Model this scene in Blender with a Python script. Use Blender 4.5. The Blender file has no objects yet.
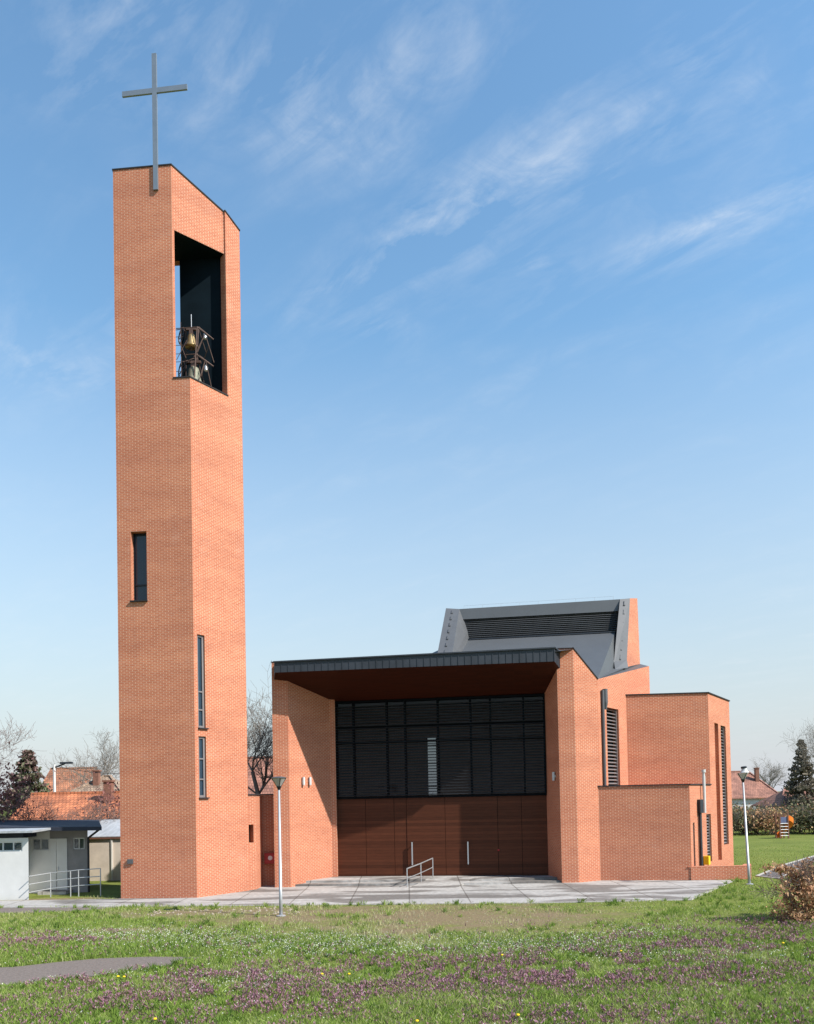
import bpy, bmesh, math, random
import numpy as np
from mathutils import Vector, Matrix

random.seed(7)
RNG = np.random.default_rng(11)
rad = math.radians
SC = bpy.context.scene
COL = SC.collection

# ------------------------------------------------------------------ survey
# camera station: eye 4.15 m above the plaza, 24 mm shift lens, slight roll
F, CX, CY, EYE = 814.0, 407.0, 777.5, 4.15
PITCH, ROLL = rad(1.42), rad(1.14)
_up = Vector((0, -math.sin(PITCH), math.cos(PITCH)))
_rt = Vector((1, 0, 0))
FWD = Vector((0, math.cos(PITCH), math.sin(PITCH)))
RT = _rt * math.cos(ROLL) - _up * math.sin(ROLL)
UP = _rt * math.sin(ROLL) + _up * math.cos(ROLL)
ORG = Vector((0, 0, EYE))

def ray(px, py):
    return FWD + RT * ((px - CX) / F) - UP * ((py - CY) / F)

def G(px, py, z=0.0):                 # survey point on a level surface
    d = ray(px, py)
    return ORG + d * ((z - EYE) / d.z)

def at(px, py, Y):                    # survey point at a given distance
    d = ray(px, py)
    return ORG + d * (Y / d.y)

def zat(px, py, p):                   # height of a sighted point above plan point p
    d = ray(px, py)
    return EYE + d.z * (p[1] / d.y)

def V3(p, z): return Vector((p[0], p[1], z))
def lerp(a, b, t): return a + (b - a) * t

# ------------------------------------------------------------------ materials
def new_mat(name):
    m = bpy.data.materials.new(name); m.use_nodes = True
    nt = m.node_tree
    return m, nt, nt.nodes, nt.links, nt.nodes['Principled BSDF']

def simple(name, col, rough=0.7, metal=0.0, var=0.12, scale=4.0, bump=0.0, spec=0.4, stretch=(1, 1, 1)):
    m, nt, N, L, B = new_mat(name)
    B.inputs['Roughness'].default_value = rough
    B.inputs['Metallic'].default_value = metal
    B.inputs['Specular IOR Level'].default_value = spec
    tc = N.new('ShaderNodeTexCoord'); mp = N.new('ShaderNodeMapping')
    mp.inputs['Scale'].default_value = stretch
    L.new(tc.outputs['Object'], mp.inputs['Vector'])
    nz = N.new('ShaderNodeTexNoise'); nz.inputs['Scale'].default_value = scale
    nz.inputs['Detail'].default_value = 6; nz.inputs['Roughness'].default_value = 0.65
    L.new(mp.outputs['Vector'], nz.inputs['Vector'])
    rp = N.new('ShaderNodeValToRGB')
    rp.color_ramp.elements[0].position = 0.3; rp.color_ramp.elements[1].position = 0.7
    rp.color_ramp.elements[0].color = tuple(c * (1 - var) for c in col) + (1,)
    rp.color_ramp.elements[1].color = tuple(min(1, c * (1 + var)) for c in col) + (1,)
    L.new(nz.outputs['Fac'], rp.inputs['Fac'])
    L.new(rp.outputs['Color'], B.inputs['Base Color'])
    if bump:
        b = N.new('ShaderNodeBump'); b.inputs['Strength'].default_value = bump
        b.inputs['Distance'].default_value = 0.02
        L.new(nz.outputs['Fac'], b.inputs['Height']); L.new(b.outputs['Normal'], B.inputs['Normal'])
    return m

def math_node(N, L, op, a, b=None, c=None):
    n = N.new('ShaderNodeMath'); n.operation = op
    for i, v in enumerate((a, b, c)):
        if v is None: continue
        if isinstance(v, (int, float)): n.inputs[i].default_value = v
        else: L.new(v, n.inputs[i])
    return n.outputs[0]

def mixc(N, L, fac, a, b, mode='MIX'):
    n = N.new('ShaderNodeMix'); n.data_type = 'RGBA'; n.blend_type = mode
    for sock, v in ((n.inputs[0], fac), (n.inputs[6], a), (n.inputs[7], b)):
        if isinstance(v, (int, float)): sock.default_value = v
        elif isinstance(v, tuple): sock.default_value = v
        else: L.new(v, sock)
    return n.outputs[2]

def brick_mat(name, c1, c2, perp, bed_shade, course=0.0775, length=0.255):
    m, nt, N, L, B = new_mat(name)
    B.inputs['Roughness'].default_value = 0.85
    B.inputs['Specular IOR Level'].default_value = 0.2
    uv = N.new('ShaderNodeUVMap')
    br = N.new('ShaderNodeTexBrick')
    br.offset = 0.5; br.squash = 1.0
    br.inputs['Scale'].default_value = 1.0
    br.inputs['Mortar Size'].default_value = 0.011
    br.inputs['Mortar Smooth'].default_value = 0.05
    br.inputs['Bias'].default_value = 0.0
    br.inputs['Brick Width'].default_value = length
    br.inputs['Row Height'].default_value = course
    br.inputs['Color1'].default_value = c1 + (1,)
    br.inputs['Color2'].default_value = c2 + (1,)
    br.inputs['Mortar'].default_value = perp + (1,)
    L.new(uv.outputs['UV'], br.inputs['Vector'])
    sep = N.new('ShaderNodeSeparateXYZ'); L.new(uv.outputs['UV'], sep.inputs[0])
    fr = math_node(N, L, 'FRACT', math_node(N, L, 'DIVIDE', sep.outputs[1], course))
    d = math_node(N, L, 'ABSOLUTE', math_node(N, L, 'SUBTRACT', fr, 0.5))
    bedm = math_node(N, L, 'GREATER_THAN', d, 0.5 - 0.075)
    col = mixc(N, L, math_node(N, L, 'MULTIPLY', bedm, 0.85), br.outputs['Color'], bed_shade + (1,))  # shade of the raked bed joints is put into a darker joint colour
    # batches of brick: broad horizontal bands and blotches of slightly different firing
    mp = N.new('ShaderNodeMapping'); mp.inputs['Scale'].default_value = (0.16, 0.75, 1)
    L.new(uv.outputs['UV'], mp.inputs['Vector'])
    nz = N.new('ShaderNodeTexNoise'); nz.inputs['Scale'].default_value = 1.0
    nz.inputs['Detail'].default_value = 5; nz.inputs['Roughness'].default_value = 0.6
    L.new(mp.outputs['Vector'], nz.inputs['Vector'])
    rp = N.new('ShaderNodeValToRGB')
    rp.color_ramp.elements[0].position = 0.3; rp.color_ramp.elements[0].color = (0.83, 0.78, 0.79, 1)
    rp.color_ramp.elements[1].position = 0.7; rp.color_ramp.elements[1].color = (1.10, 1.13, 1.11, 1)
    L.new(nz.outputs['Fac'], rp.inputs['Fac'])
    col = mixc(N, L, 1.0, col, rp.outputs['Color'], 'MULTIPLY')
    # lime bloom
    n2 = N.new('ShaderNodeTexNoise'); n2.inputs['Scale'].default_value = 0.9
    n2.inputs['Detail'].default_value = 8; n2.inputs['Roughness'].default_value = 0.7
    L.new(uv.outputs['UV'], n2.inputs['Vector'])
    f2 = N.new('ShaderNodeMapRange'); f2.inputs[1].default_value = 0.56; f2.inputs[2].default_value = 0.78
    f2.inputs[4].default_value = 0.28
    L.new(n2.outputs['Fac'], f2.inputs[0])
    col = mixc(N, L, f2.outputs[0], col, (0.56, 0.36, 0.29, 1))
    # faint weather streaks running down
    mp3 = N.new('ShaderNodeMapping'); mp3.inputs['Scale'].default_value = (3.0, 0.12, 1)
    L.new(uv.outputs['UV'], mp3.inputs['Vector'])
    n3 = N.new('ShaderNodeTexNoise'); n3.inputs['Scale'].default_value = 1.0; n3.inputs['Detail'].default_value = 4
    L.new(mp3.outputs['Vector'], n3.inputs['Vector'])
    f3 = N.new('ShaderNodeMapRange'); f3.inputs[1].default_value = 0.55; f3.inputs[2].default_value = 0.8
    f3.inputs[3].default_value = 0.0; f3.inputs[4].default_value = 0.22
    L.new(n3.outputs['Fac'], f3.inputs[0])
    col = mixc(N, L, f3.outputs[0], col, (0.25, 0.1, 0.07, 1))
    L.new(col, B.inputs['Base Color'])
    return m

def board_mat(name, c, board=0.14, vertical=False, var=0.25):
    m, nt, N, L, B = new_mat(name)
    B.inputs['Roughness'].default_value = 0.6
    B.inputs['Specular IOR Level'].default_value = 0.15
    uv = N.new('ShaderNodeUVMap')
    sep = N.new('ShaderNodeSeparateXYZ'); L.new(uv.outputs['UV'], sep.inputs[0])
    ax = sep.outputs[0] if vertical else sep.outputs[1]
    q = math_node(N, L, 'DIVIDE', ax, board)
    fl = math_node(N, L, 'FLOOR', q); fr = math_node(N, L, 'FRACT', q)
    wn = N.new('ShaderNodeTexWhiteNoise'); wn.noise_dimensions = '1D'; L.new(fl, wn.inputs['W'])
    mp = N.new('ShaderNodeMapping'); mp.inputs['Scale'].default_value = (8, 0.8, 1) if vertical else (0.8, 12, 1)
    L.new(uv.outputs['UV'], mp.inputs['Vector'])
    nz = N.new('ShaderNodeTexNoise'); nz.inputs['Scale'].default_value = 2; nz.inputs['Detail'].default_value = 6
    L.new(mp.outputs['Vector'], nz.inputs['Vector'])
    v = math_node(N, L, 'ADD', math_node(N, L, 'MULTIPLY', wn.outputs['Value'], var),
                  math_node(N, L, 'MULTIPLY_ADD', nz.outputs['Fac'], 0.7, 0.55 - var / 2))
    comb = N.new('ShaderNodeCombineColor')
    for i in range(3): L.new(v, comb.inputs[i])
    col = mixc(N, L, 1.0, c + (1,), comb.outputs[0], 'MULTIPLY')
    gap = math_node(N, L, 'LESS_THAN', fr, 0.07)
    col = mixc(N, L, math_node(N, L, 'MULTIPLY', gap, 0.7), col, tuple(x * 0.3 for x in c) + (1,))
    L.new(col, B.inputs['Base Color'])
    return m

def tile_mat(name, c, row=0.36, colw=0.24):
    """clay roof tiles, uv: u along the eave, v up the slope"""
    m, nt, N, L, B = new_mat(name)
    B.inputs['Roughness'].default_value = 0.85
    uv = N.new('ShaderNodeUVMap')
    br = N.new('ShaderNodeTexBrick'); br.offset = 0.5
    br.inputs['Scale'].default_value = 1; br.inputs['Brick Width'].default_value = colw
    br.inputs['Row Height'].default_value = row; br.inputs['Mortar Size'].default_value = 0.022
    br.inputs['Color1'].default_value = tuple(x * 0.8 for x in c) + (1,)
    br.inputs['Color2'].default_value = tuple(min(1, x * 1.2) for x in c) + (1,)
    br.inputs['Mortar'].default_value = tuple(x * 0.4 for x in c) + (1,)
    L.new(uv.outputs['UV'], br.inputs['Vector'])
    nz = N.new('ShaderNodeTexNoise'); nz.inputs['Scale'].default_value = 0.8; nz.inputs['Detail'].default_value = 8
    L.new(uv.outputs['UV'], nz.inputs['Vector'])
    rp = N.new('ShaderNodeValToRGB')
    rp.color_ramp.elements[0].position = 0.35; rp.color_ramp.elements[0].color = (0.6, 0.58, 0.58, 1)
    rp.color_ramp.elements[1].position = 0.65; rp.color_ramp.elements[1].color = (1.1, 1.08, 1.05, 1)
    L.new(nz.outputs['Fac'], rp.inputs['Fac'])
    col = mixc(N, L, 1.0, br.outputs['Color'], rp.outputs['Color'], 'MULTIPLY')
    L.new(col, B.inputs['Base Color'])
    sep = N.new('ShaderNodeSeparateXYZ'); L.new(uv.outputs['UV'], sep.inputs[0])
    h = math_node(N, L, 'FRACT', math_node(N, L, 'DIVIDE', sep.outputs[1], row))
    b = N.new('ShaderNodeBump'); b.inputs['Strength'].default_value = 0.8; b.inputs['Distance'].default_value = 0.05
    b.invert = True
    L.new(h, b.inputs['Height']); L.new(b.outputs['Normal'], B.inputs['Normal'])
    return m

def leaf_mat(name, cols, transl=0.3, rough=0.7):
    """foliage: colour picked per leaf through the 'tint' attribute"""
    m, nt, N, L, B = new_mat(name)
    at_ = N.new('ShaderNodeAttribute'); at_.attribute_name = 'tint'
    rp = N.new('ShaderNodeValToRGB')
    cr = rp.color_ramp
    while len(cr.elements) < len(cols): cr.elements.new(0.5)
    for i, c in enumerate(cols):
        cr.elements[i].position = i / max(1, len(cols) - 1); cr.elements[i].color = c + (1,)
    L.new(at_.outputs['Fac'], rp.inputs['Fac'])
    L.new(rp.outputs['Color'], B.inputs['Base Color'])
    B.inputs['Roughness'].default_value = rough
    B.inputs['Specular IOR Level'].default_value = 0.25
    tr = N.new('ShaderNodeBsdfTranslucent'); L.new(rp.outputs['Color'], tr.inputs['Color'])
    mx = N.new('ShaderNodeMixShader'); mx.inputs[0].default_value = transl
    L.new(B.outputs[0], mx.inputs[1]); L.new(tr.outputs[0], mx.inputs[2])
    L.new(mx.outputs[0], N['Material Output'].inputs['Surface'])
    return m

M = {}
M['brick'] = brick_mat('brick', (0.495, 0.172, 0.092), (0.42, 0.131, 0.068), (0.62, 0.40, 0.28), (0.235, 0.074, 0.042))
M['zinc'] = simple('zinc', (0.10, 0.106, 0.112), 0.5, 0.3, 0.08, 0.6)
M['zinc_dark'] = simple('zinc_dark', (0.027, 0.032, 0.041), 0.5, 0.1, 0.25, 1.6)
M['screen_frame'] = simple('screen_frame', (0.005, 0.006, 0.008), 0.7, 0, .1, 2, spec=.05)
M['screen_slat'] = simple('screen_slat', (0.032, 0.031, 0.034), 0.6, 0, .2, 1.2, spec=.15)
M['zinc_fin'] = simple('zinc_fin', (0.092, 0.096, 0.102), 0.55, 0.2, 0.1, 1.5)
M['coping'] = simple('coping', (0.03, 0.028, 0.03), 0.8, 0.0, 0.1, 2, spec=.15)
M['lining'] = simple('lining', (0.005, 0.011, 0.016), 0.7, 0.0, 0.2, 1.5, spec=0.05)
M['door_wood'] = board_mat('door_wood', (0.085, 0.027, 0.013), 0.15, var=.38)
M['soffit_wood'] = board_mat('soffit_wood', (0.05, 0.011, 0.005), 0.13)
M['frame_dark'] = simple('frame_dark', (0.018, 0.02, 0.025), 0.4, 0.3, 0.1, 2)
M['slat'] = simple('slat', (0.014, 0.015, 0.019), 0.55, 0.2, 0.15, 2)
M['slat_light'] = simple('slat_light', (0.20, 0.18, 0.18), 0.5, 0.2, 0.1, 2)
M['steel'] = simple('steel', (0.48, 0.49, 0.5), 0.4, 0.7, 0.1, 3)
M['galv'] = simple('galv', (0.40, 0.41, 0.42), 0.45, 0.4, 0.08, 6, stretch=(1, 1, 0.3))
M['cross'] = simple('cross', (0.25, 0.275, 0.30), 0.4, 0.5, 0.08, 3)
M['rust'] = simple('rust', (0.09, 0.055, 0.045), 0.7, 0.2, 0.3, 8)
M['bronze'] = simple('bronze', (0.36, 0.26, 0.13), 0.45, 0.75, 0.15, 6)
M['verdigris'] = simple('verdigris', (0.21, 0.21, 0.155), 0.7, 0.3, 0.2, 6)
M['white_paint'] = simple('white_paint', (0.58, 0.575, 0.56), 0.7, 0, 0.05, 2)
M['white_steel'] = simple('white_steel', (0.52, 0.52, 0.51), 0.5, 0, 0.06, 3)
M['grey_plaster'] = simple('grey_plaster', (0.22, 0.21, 0.21), 0.85, 0, 0.12, 3, 0.2)
M['cream_plaster'] = simple('cream_plaster', (0.56, 0.48, 0.40), 0.9, 0, 0.15, 1.4, 0.2)
M['pale_plaster'] = simple('pale_plaster', (0.6, 0.57, 0.52), 0.9, 0, 0.1, 1)
M['felt'] = simple('felt', (0.018, 0.022, 0.035), 0.75, 0, 0.2, 2)
M['sheet'] = simple('sheet', (0.36, 0.375, 0.39), 0.5, 0.1, 0.25, 1.5, stretch=(3, 0.5, 1))
M['tile_red'] = tile_mat('tile_red', (0.50, 0.175, 0.08))
M['tile_orange'] = tile_mat('tile_orange', (0.40, 0.165, 0.085))
M['tile_tan'] = tile_mat('tile_tan', (0.33, 0.24, 0.17))
M['tile_old'] = tile_mat('tile_old', (0.33, 0.155, 0.11))
M['bark'] = simple('bark', (0.165, 0.14, 0.115), 0.9, 0, 0.3, 10)
M['bark_red'] = simple('bark_red', (0.17, 0.12, 0.105), 0.9, 0, 0.3, 10)
M['bark_grey'] = simple('bark_grey', (0.21, 0.185, 0.16), 0.9, 0, 0.3, 10)
M['red_paint'] = simple('red_paint', (0.28, 0.012, 0.014), 0.4, 0, 0.08, 5)
M['yellow_paint'] = simple('yellow_paint', (0.75, 0.5, 0.01), 0.45, 0, 0.06, 5)
M['orange_plastic'] = simple('orange_plastic', (0.72, 0.17, 0.02), 0.4, 0, 0.06, 5)
M['brown_paint'] = simple('brown_paint', (0.16, 0.07, 0.045), 0.6, 0, 0.2, 5)
M['blue_grey_paint'] = simple('blue_grey_paint', (0.10, 0.12, 0.22), 0.6, 0, 0.2, 5)
M['chimney'] = simple('chimney', (0.20, 0.095, 0.065), 0.9, 0, 0.25, 5, 0.3)
M['stone'] = simple('stone', (0.28, 0.23, 0.18), 0.9, 0, 0.25, 8)
M['kerb'] = simple('kerb', (0.36, 0.34, 0.315), 0.9, 0, 0.12, 3, 0.2)
M['asphalt'] = simple('asphalt', (0.10, 0.092, 0.09), 0.9, 0, 0.3, 2.5, 0.3)
M['asphalt_old'] = simple('asphalt_old', (0.15, 0.122, 0.106), 0.92, 0, 0.28, 14.0, 0.4)

def glass_mat(name, tint, transp):
    m, nt, N, L, B = new_mat(name)
    B.inputs['Base Color'].default_value = tint + (1,)
    B.inputs['Roughness'].default_value = 0.03
    B.inputs['Specular IOR Level'].default_value = 0.5
    t = N.new('ShaderNodeBsdfTransparent'); t.inputs['Color'].default_value = (0.75, 0.8, 0.82, 1)
    mx = N.new('ShaderNodeMixShader'); mx.inputs[0].default_value = transp
    L.new(B.outputs[0], mx.inputs[1]); L.new(t.outputs[0], mx.inputs[2])
    L.new(mx.outputs[0], N['Material Output'].inputs['Surface'])
    return m
M['glass'] = glass_mat('glass', (0.010, 0.013, 0.018), 0.55)
M['glass_blue'] = glass_mat('glass_blue', (0.022, 0.042, 0.065), 0.1)
M['lamp_glass'] = glass_mat('lamp_glass', (0.5, 0.5, 0.48), 0.35)

def plaza_mat():
    m, nt, N, L, B = new_mat('concrete')
    B.inputs['Roughness'].default_value = 0.85
    tc = N.new('ShaderNodeTexCoord')
    mp = N.new('ShaderNodeMapping'); mp.inputs['Scale'].default_value = (0.25, 0.75, 1)
    L.new(tc.outputs['Object'], mp.inputs['Vector'])
    nz = N.new('ShaderNodeTexNoise'); nz.inputs['Scale'].default_value = 0.75; nz.inputs['Detail'].default_value = 4
    nz.inputs['Distortion'].default_value = 1.2
    L.new(mp.outputs['Vector'], nz.inputs['Vector'])
    rp = N.new('ShaderNodeValToRGB'); e = rp.color_ramp.elements
    e[0].position = 0.44; e[0].color = (0.17, 0.155, 0.142, 1)
    e[1].position = 0.53; e[1].color = (0.385, 0.37, 0.35, 1)
    L.new(nz.outputs['Fac'], rp.inputs['Fac'])
    n2 = N.new('ShaderNodeTexNoise'); n2.inputs['Scale'].default_value = 5; n2.inputs['Detail'].default_value = 8
    L.new(tc.outputs['Object'], n2.inputs['Vector'])
    r2 = N.new('ShaderNodeValToRGB'); r2.color_ramp.elements[0].color = (0.75, 0.75, 0.75, 1); r2.color_ramp.elements[1].color = (1.1, 1.1, 1.1, 1)
    r2.color_ramp.elements[0].position = 0.3; r2.color_ramp.elements[1].position = 0.7
    L.new(n2.outputs['Fac'], r2.inputs['Fac'])
    col = mixc(N, L, 1.0, rp.outputs['Color'], r2.outputs['Color'], 'MULTIPLY')
    bk = N.new('ShaderNodeTexBrick'); bk.offset = 0.0; bk.inputs['Scale'].default_value = 1
    bk.inputs['Brick Width'].default_value = 2.4; bk.inputs['Row Height'].default_value = 2.4; bk.inputs['Mortar Size'].default_value = .03
    bk.inputs['Color1'].default_value = (1, 1, 1, 1); bk.inputs['Color2'].default_value = (.88, .88, .88, 1); bk.inputs['Mortar'].default_value = (.5, .48, .46, 1)
    L.new(tc.outputs['Object'], bk.inputs['Vector'])
    col = mixc(N, L, 1.0, col, bk.outputs['Color'], 'MULTIPLY')
    L.new(col, B.inputs['Base Color'])
    return m
M['concrete'] = plaza_mat()

def ground_mat(worn):
    m, nt, N, L, B = new_mat('meadow_ground')
    B.inputs['Roughness'].default_value = 0.95
    B.inputs['Specular IOR Level'].default_value = 0.1
    tc = N.new('ShaderNodeTexCoord')
    nz = N.new('ShaderNodeTexNoise'); nz.inputs['Scale'].default_value = 0.35; nz.inputs['Detail'].default_value = 8
    nz.inputs['Roughness'].default_value = 0.6
    L.new(tc.outputs['Object'], nz.inputs['Vector'])
    rp = N.new('ShaderNodeValToRGB'); cr = rp.color_ramp
    cr.elements[0].position = 0.3; cr.elements[0].color = (0.11, 0.14, 0.035, 1)
    cr.elements[1].position = 0.72; cr.elements[1].color = (0.19, 0.21, 0.06, 1)
    k = cr.elements.new(0.5); k.color = (0.14, 0.175, 0.04, 1)
    L.new(nz.outputs['Fac'], rp.inputs['Fac'])
    n2 = N.new('ShaderNodeTexNoise'); n2.inputs['Scale'].default_value = 9; n2.inputs['Detail'].default_value = 6
    L.new(tc.outputs['Object'], n2.inputs['Vector'])
    r2 = N.new('ShaderNodeValToRGB'); r2.color_ramp.elements[0].color = (0.6, 0.6, 0.6, 1); r2.color_ramp.elements[1].color = (1.25, 1.2, 1.1, 1)
    r2.color_ramp.elements[0].position = 0.3; r2.color_ramp.elements[1].position = 0.7
    L.new(n2.outputs['Fac'], r2.inputs['Fac'])
    col = mixc(N, L, 1.0, rp.outputs['Color'], r2.outputs['Color'], 'MULTIPLY')
    # worn bare soil, each patch an irregular ellipse
    n3 = N.new('ShaderNodeTexNoise'); n3.inputs['Scale'].default_value = 1.3; n3.inputs['Detail'].default_value = 7
    n3.inputs['Roughness'].default_value = 0.7
    L.new(tc.outputs['Object'], n3.inputs['Vector'])
    tot = None
    for (x, y, rx, ry, a) in worn:
        mp = N.new('ShaderNodeMapping'); mp.vector_type = 'TEXTURE'
        mp.inputs['Location'].default_value = (x, y, 0); mp.inputs['Rotation'].default_value = (0, 0, a)
        mp.inputs['Scale'].default_value = (rx, ry, 1)
        L.new(tc.outputs['Object'], mp.inputs['Vector'])
        ln = N.new('ShaderNodeVectorMath'); ln.operation = 'LENGTH'; L.new(mp.outputs[0], ln.inputs[0])
        v = math_node(N, L, 'SUBTRACT', 1.35, ln.outputs['Value'])
        v = math_node(N, L, 'ADD', v, math_node(N, L, 'MULTIPLY', math_node(N, L, 'SUBTRACT', n3.outputs['Fac'], 0.5), 3.4))
        c = N.new('ShaderNodeClamp'); L.new(v, c.inputs[0])
        tot = c.outputs[0] if tot is None else math_node(N, L, 'MAXIMUM', tot, c.outputs[0])
    soil = mixc(N, L, n2.outputs['Fac'], (0.125, 0.085, 0.052, 1), (0.255, 0.195, 0.125, 1))
    col = mixc(N, L, math_node(N, L, 'MULTIPLY', tot, 0.9), col, soil)
    L.new(col, B.inputs['Base Color'])
    b = N.new('ShaderNodeBump'); b.inputs['Strength'].default_value = 0.6; b.inputs['Distance'].default_value = 0.05
    L.new(n2.outputs['Fac'], b.inputs['Height']); L.new(b.outputs['Normal'], B.inputs['Normal'])
    return m

# ------------------------------------------------------------------ objects
def tag(o, label=None, cat=None, group=None, kind=None):
    if label: o['label'] = label
    if cat: o['category'] = cat
    if group: o['group'] = group
    if kind: o['kind'] = kind
    return o

def thing(name, label, cat, loc=(0, 0, 0), group=None):
    o = bpy.data.objects.new(name, None); COL.objects.link(o)
    o.location = loc; o.empty_display_size = 0.3
    return tag(o, label, cat, group)

class MB:
    """collects polygons in world coordinates, with uv in metres"""
    def __init__(s): s.v = []; s.f = []; s.uv = []
    def poly(s, pts, uvs=None):
        i = len(s.v); s.v += [tuple(p) for p in pts]; s.f.append(list(range(i, i + len(pts))))
        if uvs is None:
            pts = [Vector(p) for p in pts]
            n = Vector((0, 0, 0))
            for a in range(len(pts)):
                n += (pts[a] - pts[0]).cross(pts[(a + 1) % len(pts)] - pts[0])
            n = n.normalized() if n.length > 1e-9 else Vector((0, 0, 1))
            if abs(n.z) > 0.95: ux = Vector((1, 0, 0))
            else: ux = Vector((0, 0, 1)).cross(n).normalized()
            vy = n.cross(ux)
            if abs(n.z) < 0.2: uvs = [(p.dot(ux), p.z) for p in pts]
            else: uvs = [(p.dot(ux), p.dot(vy)) for p in pts]
        s.uv += uvs
        return s
    def wall(s, p, q, z0, za, zb=None, holes=(), depth=0.25, reveal=True, flip=False):
        """vertical wall from plan point p to q (left to right seen from outside)"""
        zb = za if zb is None else zb
        p = Vector((p[0], p[1], 0)); q = Vector((q[0], q[1], 0))
        Ln = (q - p).length; d = (q - p) / Ln; n = Vector((d.y, -d.x, 0))
        us = sorted({0, Ln} | {h[0] for h in holes} | {h[1] for h in holes})
        vs = sorted({z0} | {h[2] for h in holes} | {h[3] for h in holes}) + [None]
        P = lambda u, z: p + d * u + Vector((0, 0, z))
        top = lambda u: za + (zb - za) * u / Ln
        for a, b in zip(us, us[1:]):
            for c, e in zip(vs, vs[1:]):
                um = (a + b) / 2; vm = (c + (e if e is not None else top(um))) / 2
                if any(h[0] < um < h[1] and h[2] < vm < h[3] for h in holes): continue
                z1, z2 = (top(a), top(b)) if e is None else (e, e)
                pts = [P(a, c), P(b, c), P(b, z2), P(a, z1)]
                uvs = [(a, c), (b, c), (b, z2), (a, z1)]
                if flip: pts = pts[::-1]; uvs = uvs[::-1]
                s.poly(pts, uvs)
        if reveal:
            for (a, b, c, e) in [h[:4] for h in holes]:
                o = -n * depth
                for (u1, w1, u2, w2) in ((a, c, a, e), (b, e, b, c), (a, e, b, e), (b, c, a, c)):
                    A, Bq = P(u1, w1), P(u2, w2)
                    if u1 == u2: uvs = [(0, w1), (0, w2), (depth, w2), (depth, w1)]
                    else: uvs = [(u1, 0), (u2, 0), (u2, depth), (u1, depth)]
                    s.poly([A, Bq, Bq + o, A + o], uvs)
        return s
    def box(s, c, sx, sy, sz, rz=0.0, rot=None):
        R = rot if rot is not None else Matrix.Rotation(rz, 3, 'Z')
        c = Vector(c)
        P = [c + R @ Vector((x * sx / 2, y * sy / 2, z * sz / 2)) for x in (-1, 1) for y in (-1, 1) for z in (-1, 1)]
        for q in ((0, 1, 3, 2), (4, 6, 7, 5), (0, 4, 5, 1), (2, 3, 7, 6), (0, 2, 6, 4), (1, 5, 7, 3)):
            s.poly([P[i] for i in q])
        return s
    def bar(s, a, b, w, h, up=Vector((0, 0, 1))):
        """rectangular bar from a to b, w across, h along 'up'"""
        a = Vector(a); b = Vector(b); x = (b - a); ln = x.length; x = x / ln
        if abs(x.dot(up)) > 0.98: up = Vector((0, 1, 0))
        y = up.cross(x).normalized(); z = x.cross(y)
        R = Matrix((x, y, z)).transposed()
        return s.box((a + b) / 2, ln, w, h, rot=R)
    def tube(s, a, b, r0, r1=None, n=8, caps=True):
        r1 = r0 if r1 is None else r1
        a = Vector(a); b = Vector(b); x = (b - a).normalized()
        t = Vector((0, 0, 1)) if abs(x.z) < 0.9 else Vector((1, 0, 0))
        y = t.cross(x).normalized(); z = x.cross(y)
        A = [a + (y * math.cos(2 * math.pi * k / n) + z * math.sin(2 * math.pi * k / n)) * r0 for k in range(n)]
        Bp = [b + (y * math.cos(2 * math.pi * k / n) + z * math.sin(2 * math.pi * k / n)) * r1 for k in range(n)]
        for k in range(n):
            k2 = (k + 1) % n; s.poly([A[k], A[k2], Bp[k2], Bp[k]])
        if caps: s.poly(A[::-1]); s.poly(Bp)
        return s
    def lathe(s, c, prof, n=20, axis=None):
        c = Vector(c)
        R = Matrix.Identity(3) if axis is None else Vector((0, 0, 1)).rotation_difference(Vector(axis)).to_matrix()
        rings = [[c + R @ Vector((r * math.cos(2 * math.pi * k / n), r * math.sin(2 * math.pi * k / n), z)) for k in range(n)] for r, z in prof]
        for A, Bp in zip(rings, rings[1:]):
            for k in range(n):
                k2 = (k + 1) % n; s.poly([A[k], A[k2], Bp[k2], Bp[k]])
        s.poly(rings[0][::-1]); s.poly(rings[-1])
        return s
    def prism(s, plan, z0, z1):
        """closed prism, plan counter-clockwise from above; z1 number or list"""
        n = len(plan); zt = z1 if isinstance(z1, (list, tuple)) else [z1] * n
        zb = z0 if isinstance(z0, (list, tuple)) else [z0] * n
        for i in range(n):
            j = (i + 1) % n; p, q = plan[i], plan[j]
            s.poly([V3(p, zb[i]), V3(q, zb[j]), V3(q, zt[j]), V3(p, zt[i])])
        s.poly([V3(p, z) for p, z in zip(plan, zt)])
        s.poly([V3(p, z) for p, z in zip(plan, zb)][::-1])
        return s
    def build(s, name, mat, parent=None, smooth=False, merge=False):
        me = bpy.data.meshes.new(name)
        loc = parent_world(parent)
        me.from_pydata([(x - loc.x, y - loc.y, z - loc.z) for x, y, z in s.v], [], s.f)
        ul = me.uv_layers.new(name='UVMap')
        ul.data.foreach_set('uv', [c for uv in s.uv for c in uv])
        me.materials.append(mat)
        if merge or smooth:
            bm = bmesh.new(); bm.from_mesh(me); bmesh.ops.remove_doubles(bm, verts=bm.verts, dist=1e-5)
            bm.to_mesh(me); bm.free()
        if smooth:
            for p in me.polygons: p.use_smooth = True
        o = bpy.data.objects.new(name, me); COL.objects.link(o)
        if parent is not None: o.parent = parent
        return o

def parent_world(p):
    v = Vector((0, 0, 0))
    while p is not None:
        v = v + p.location; p = p.parent
    return v

def copy_tree(o, parent=None):
    c = o.copy(); COL.objects.link(c); c.parent = parent
    for ch in [x for x in bpy.data.objects if x.parent == o]: copy_tree(ch, c)
    return c

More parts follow.
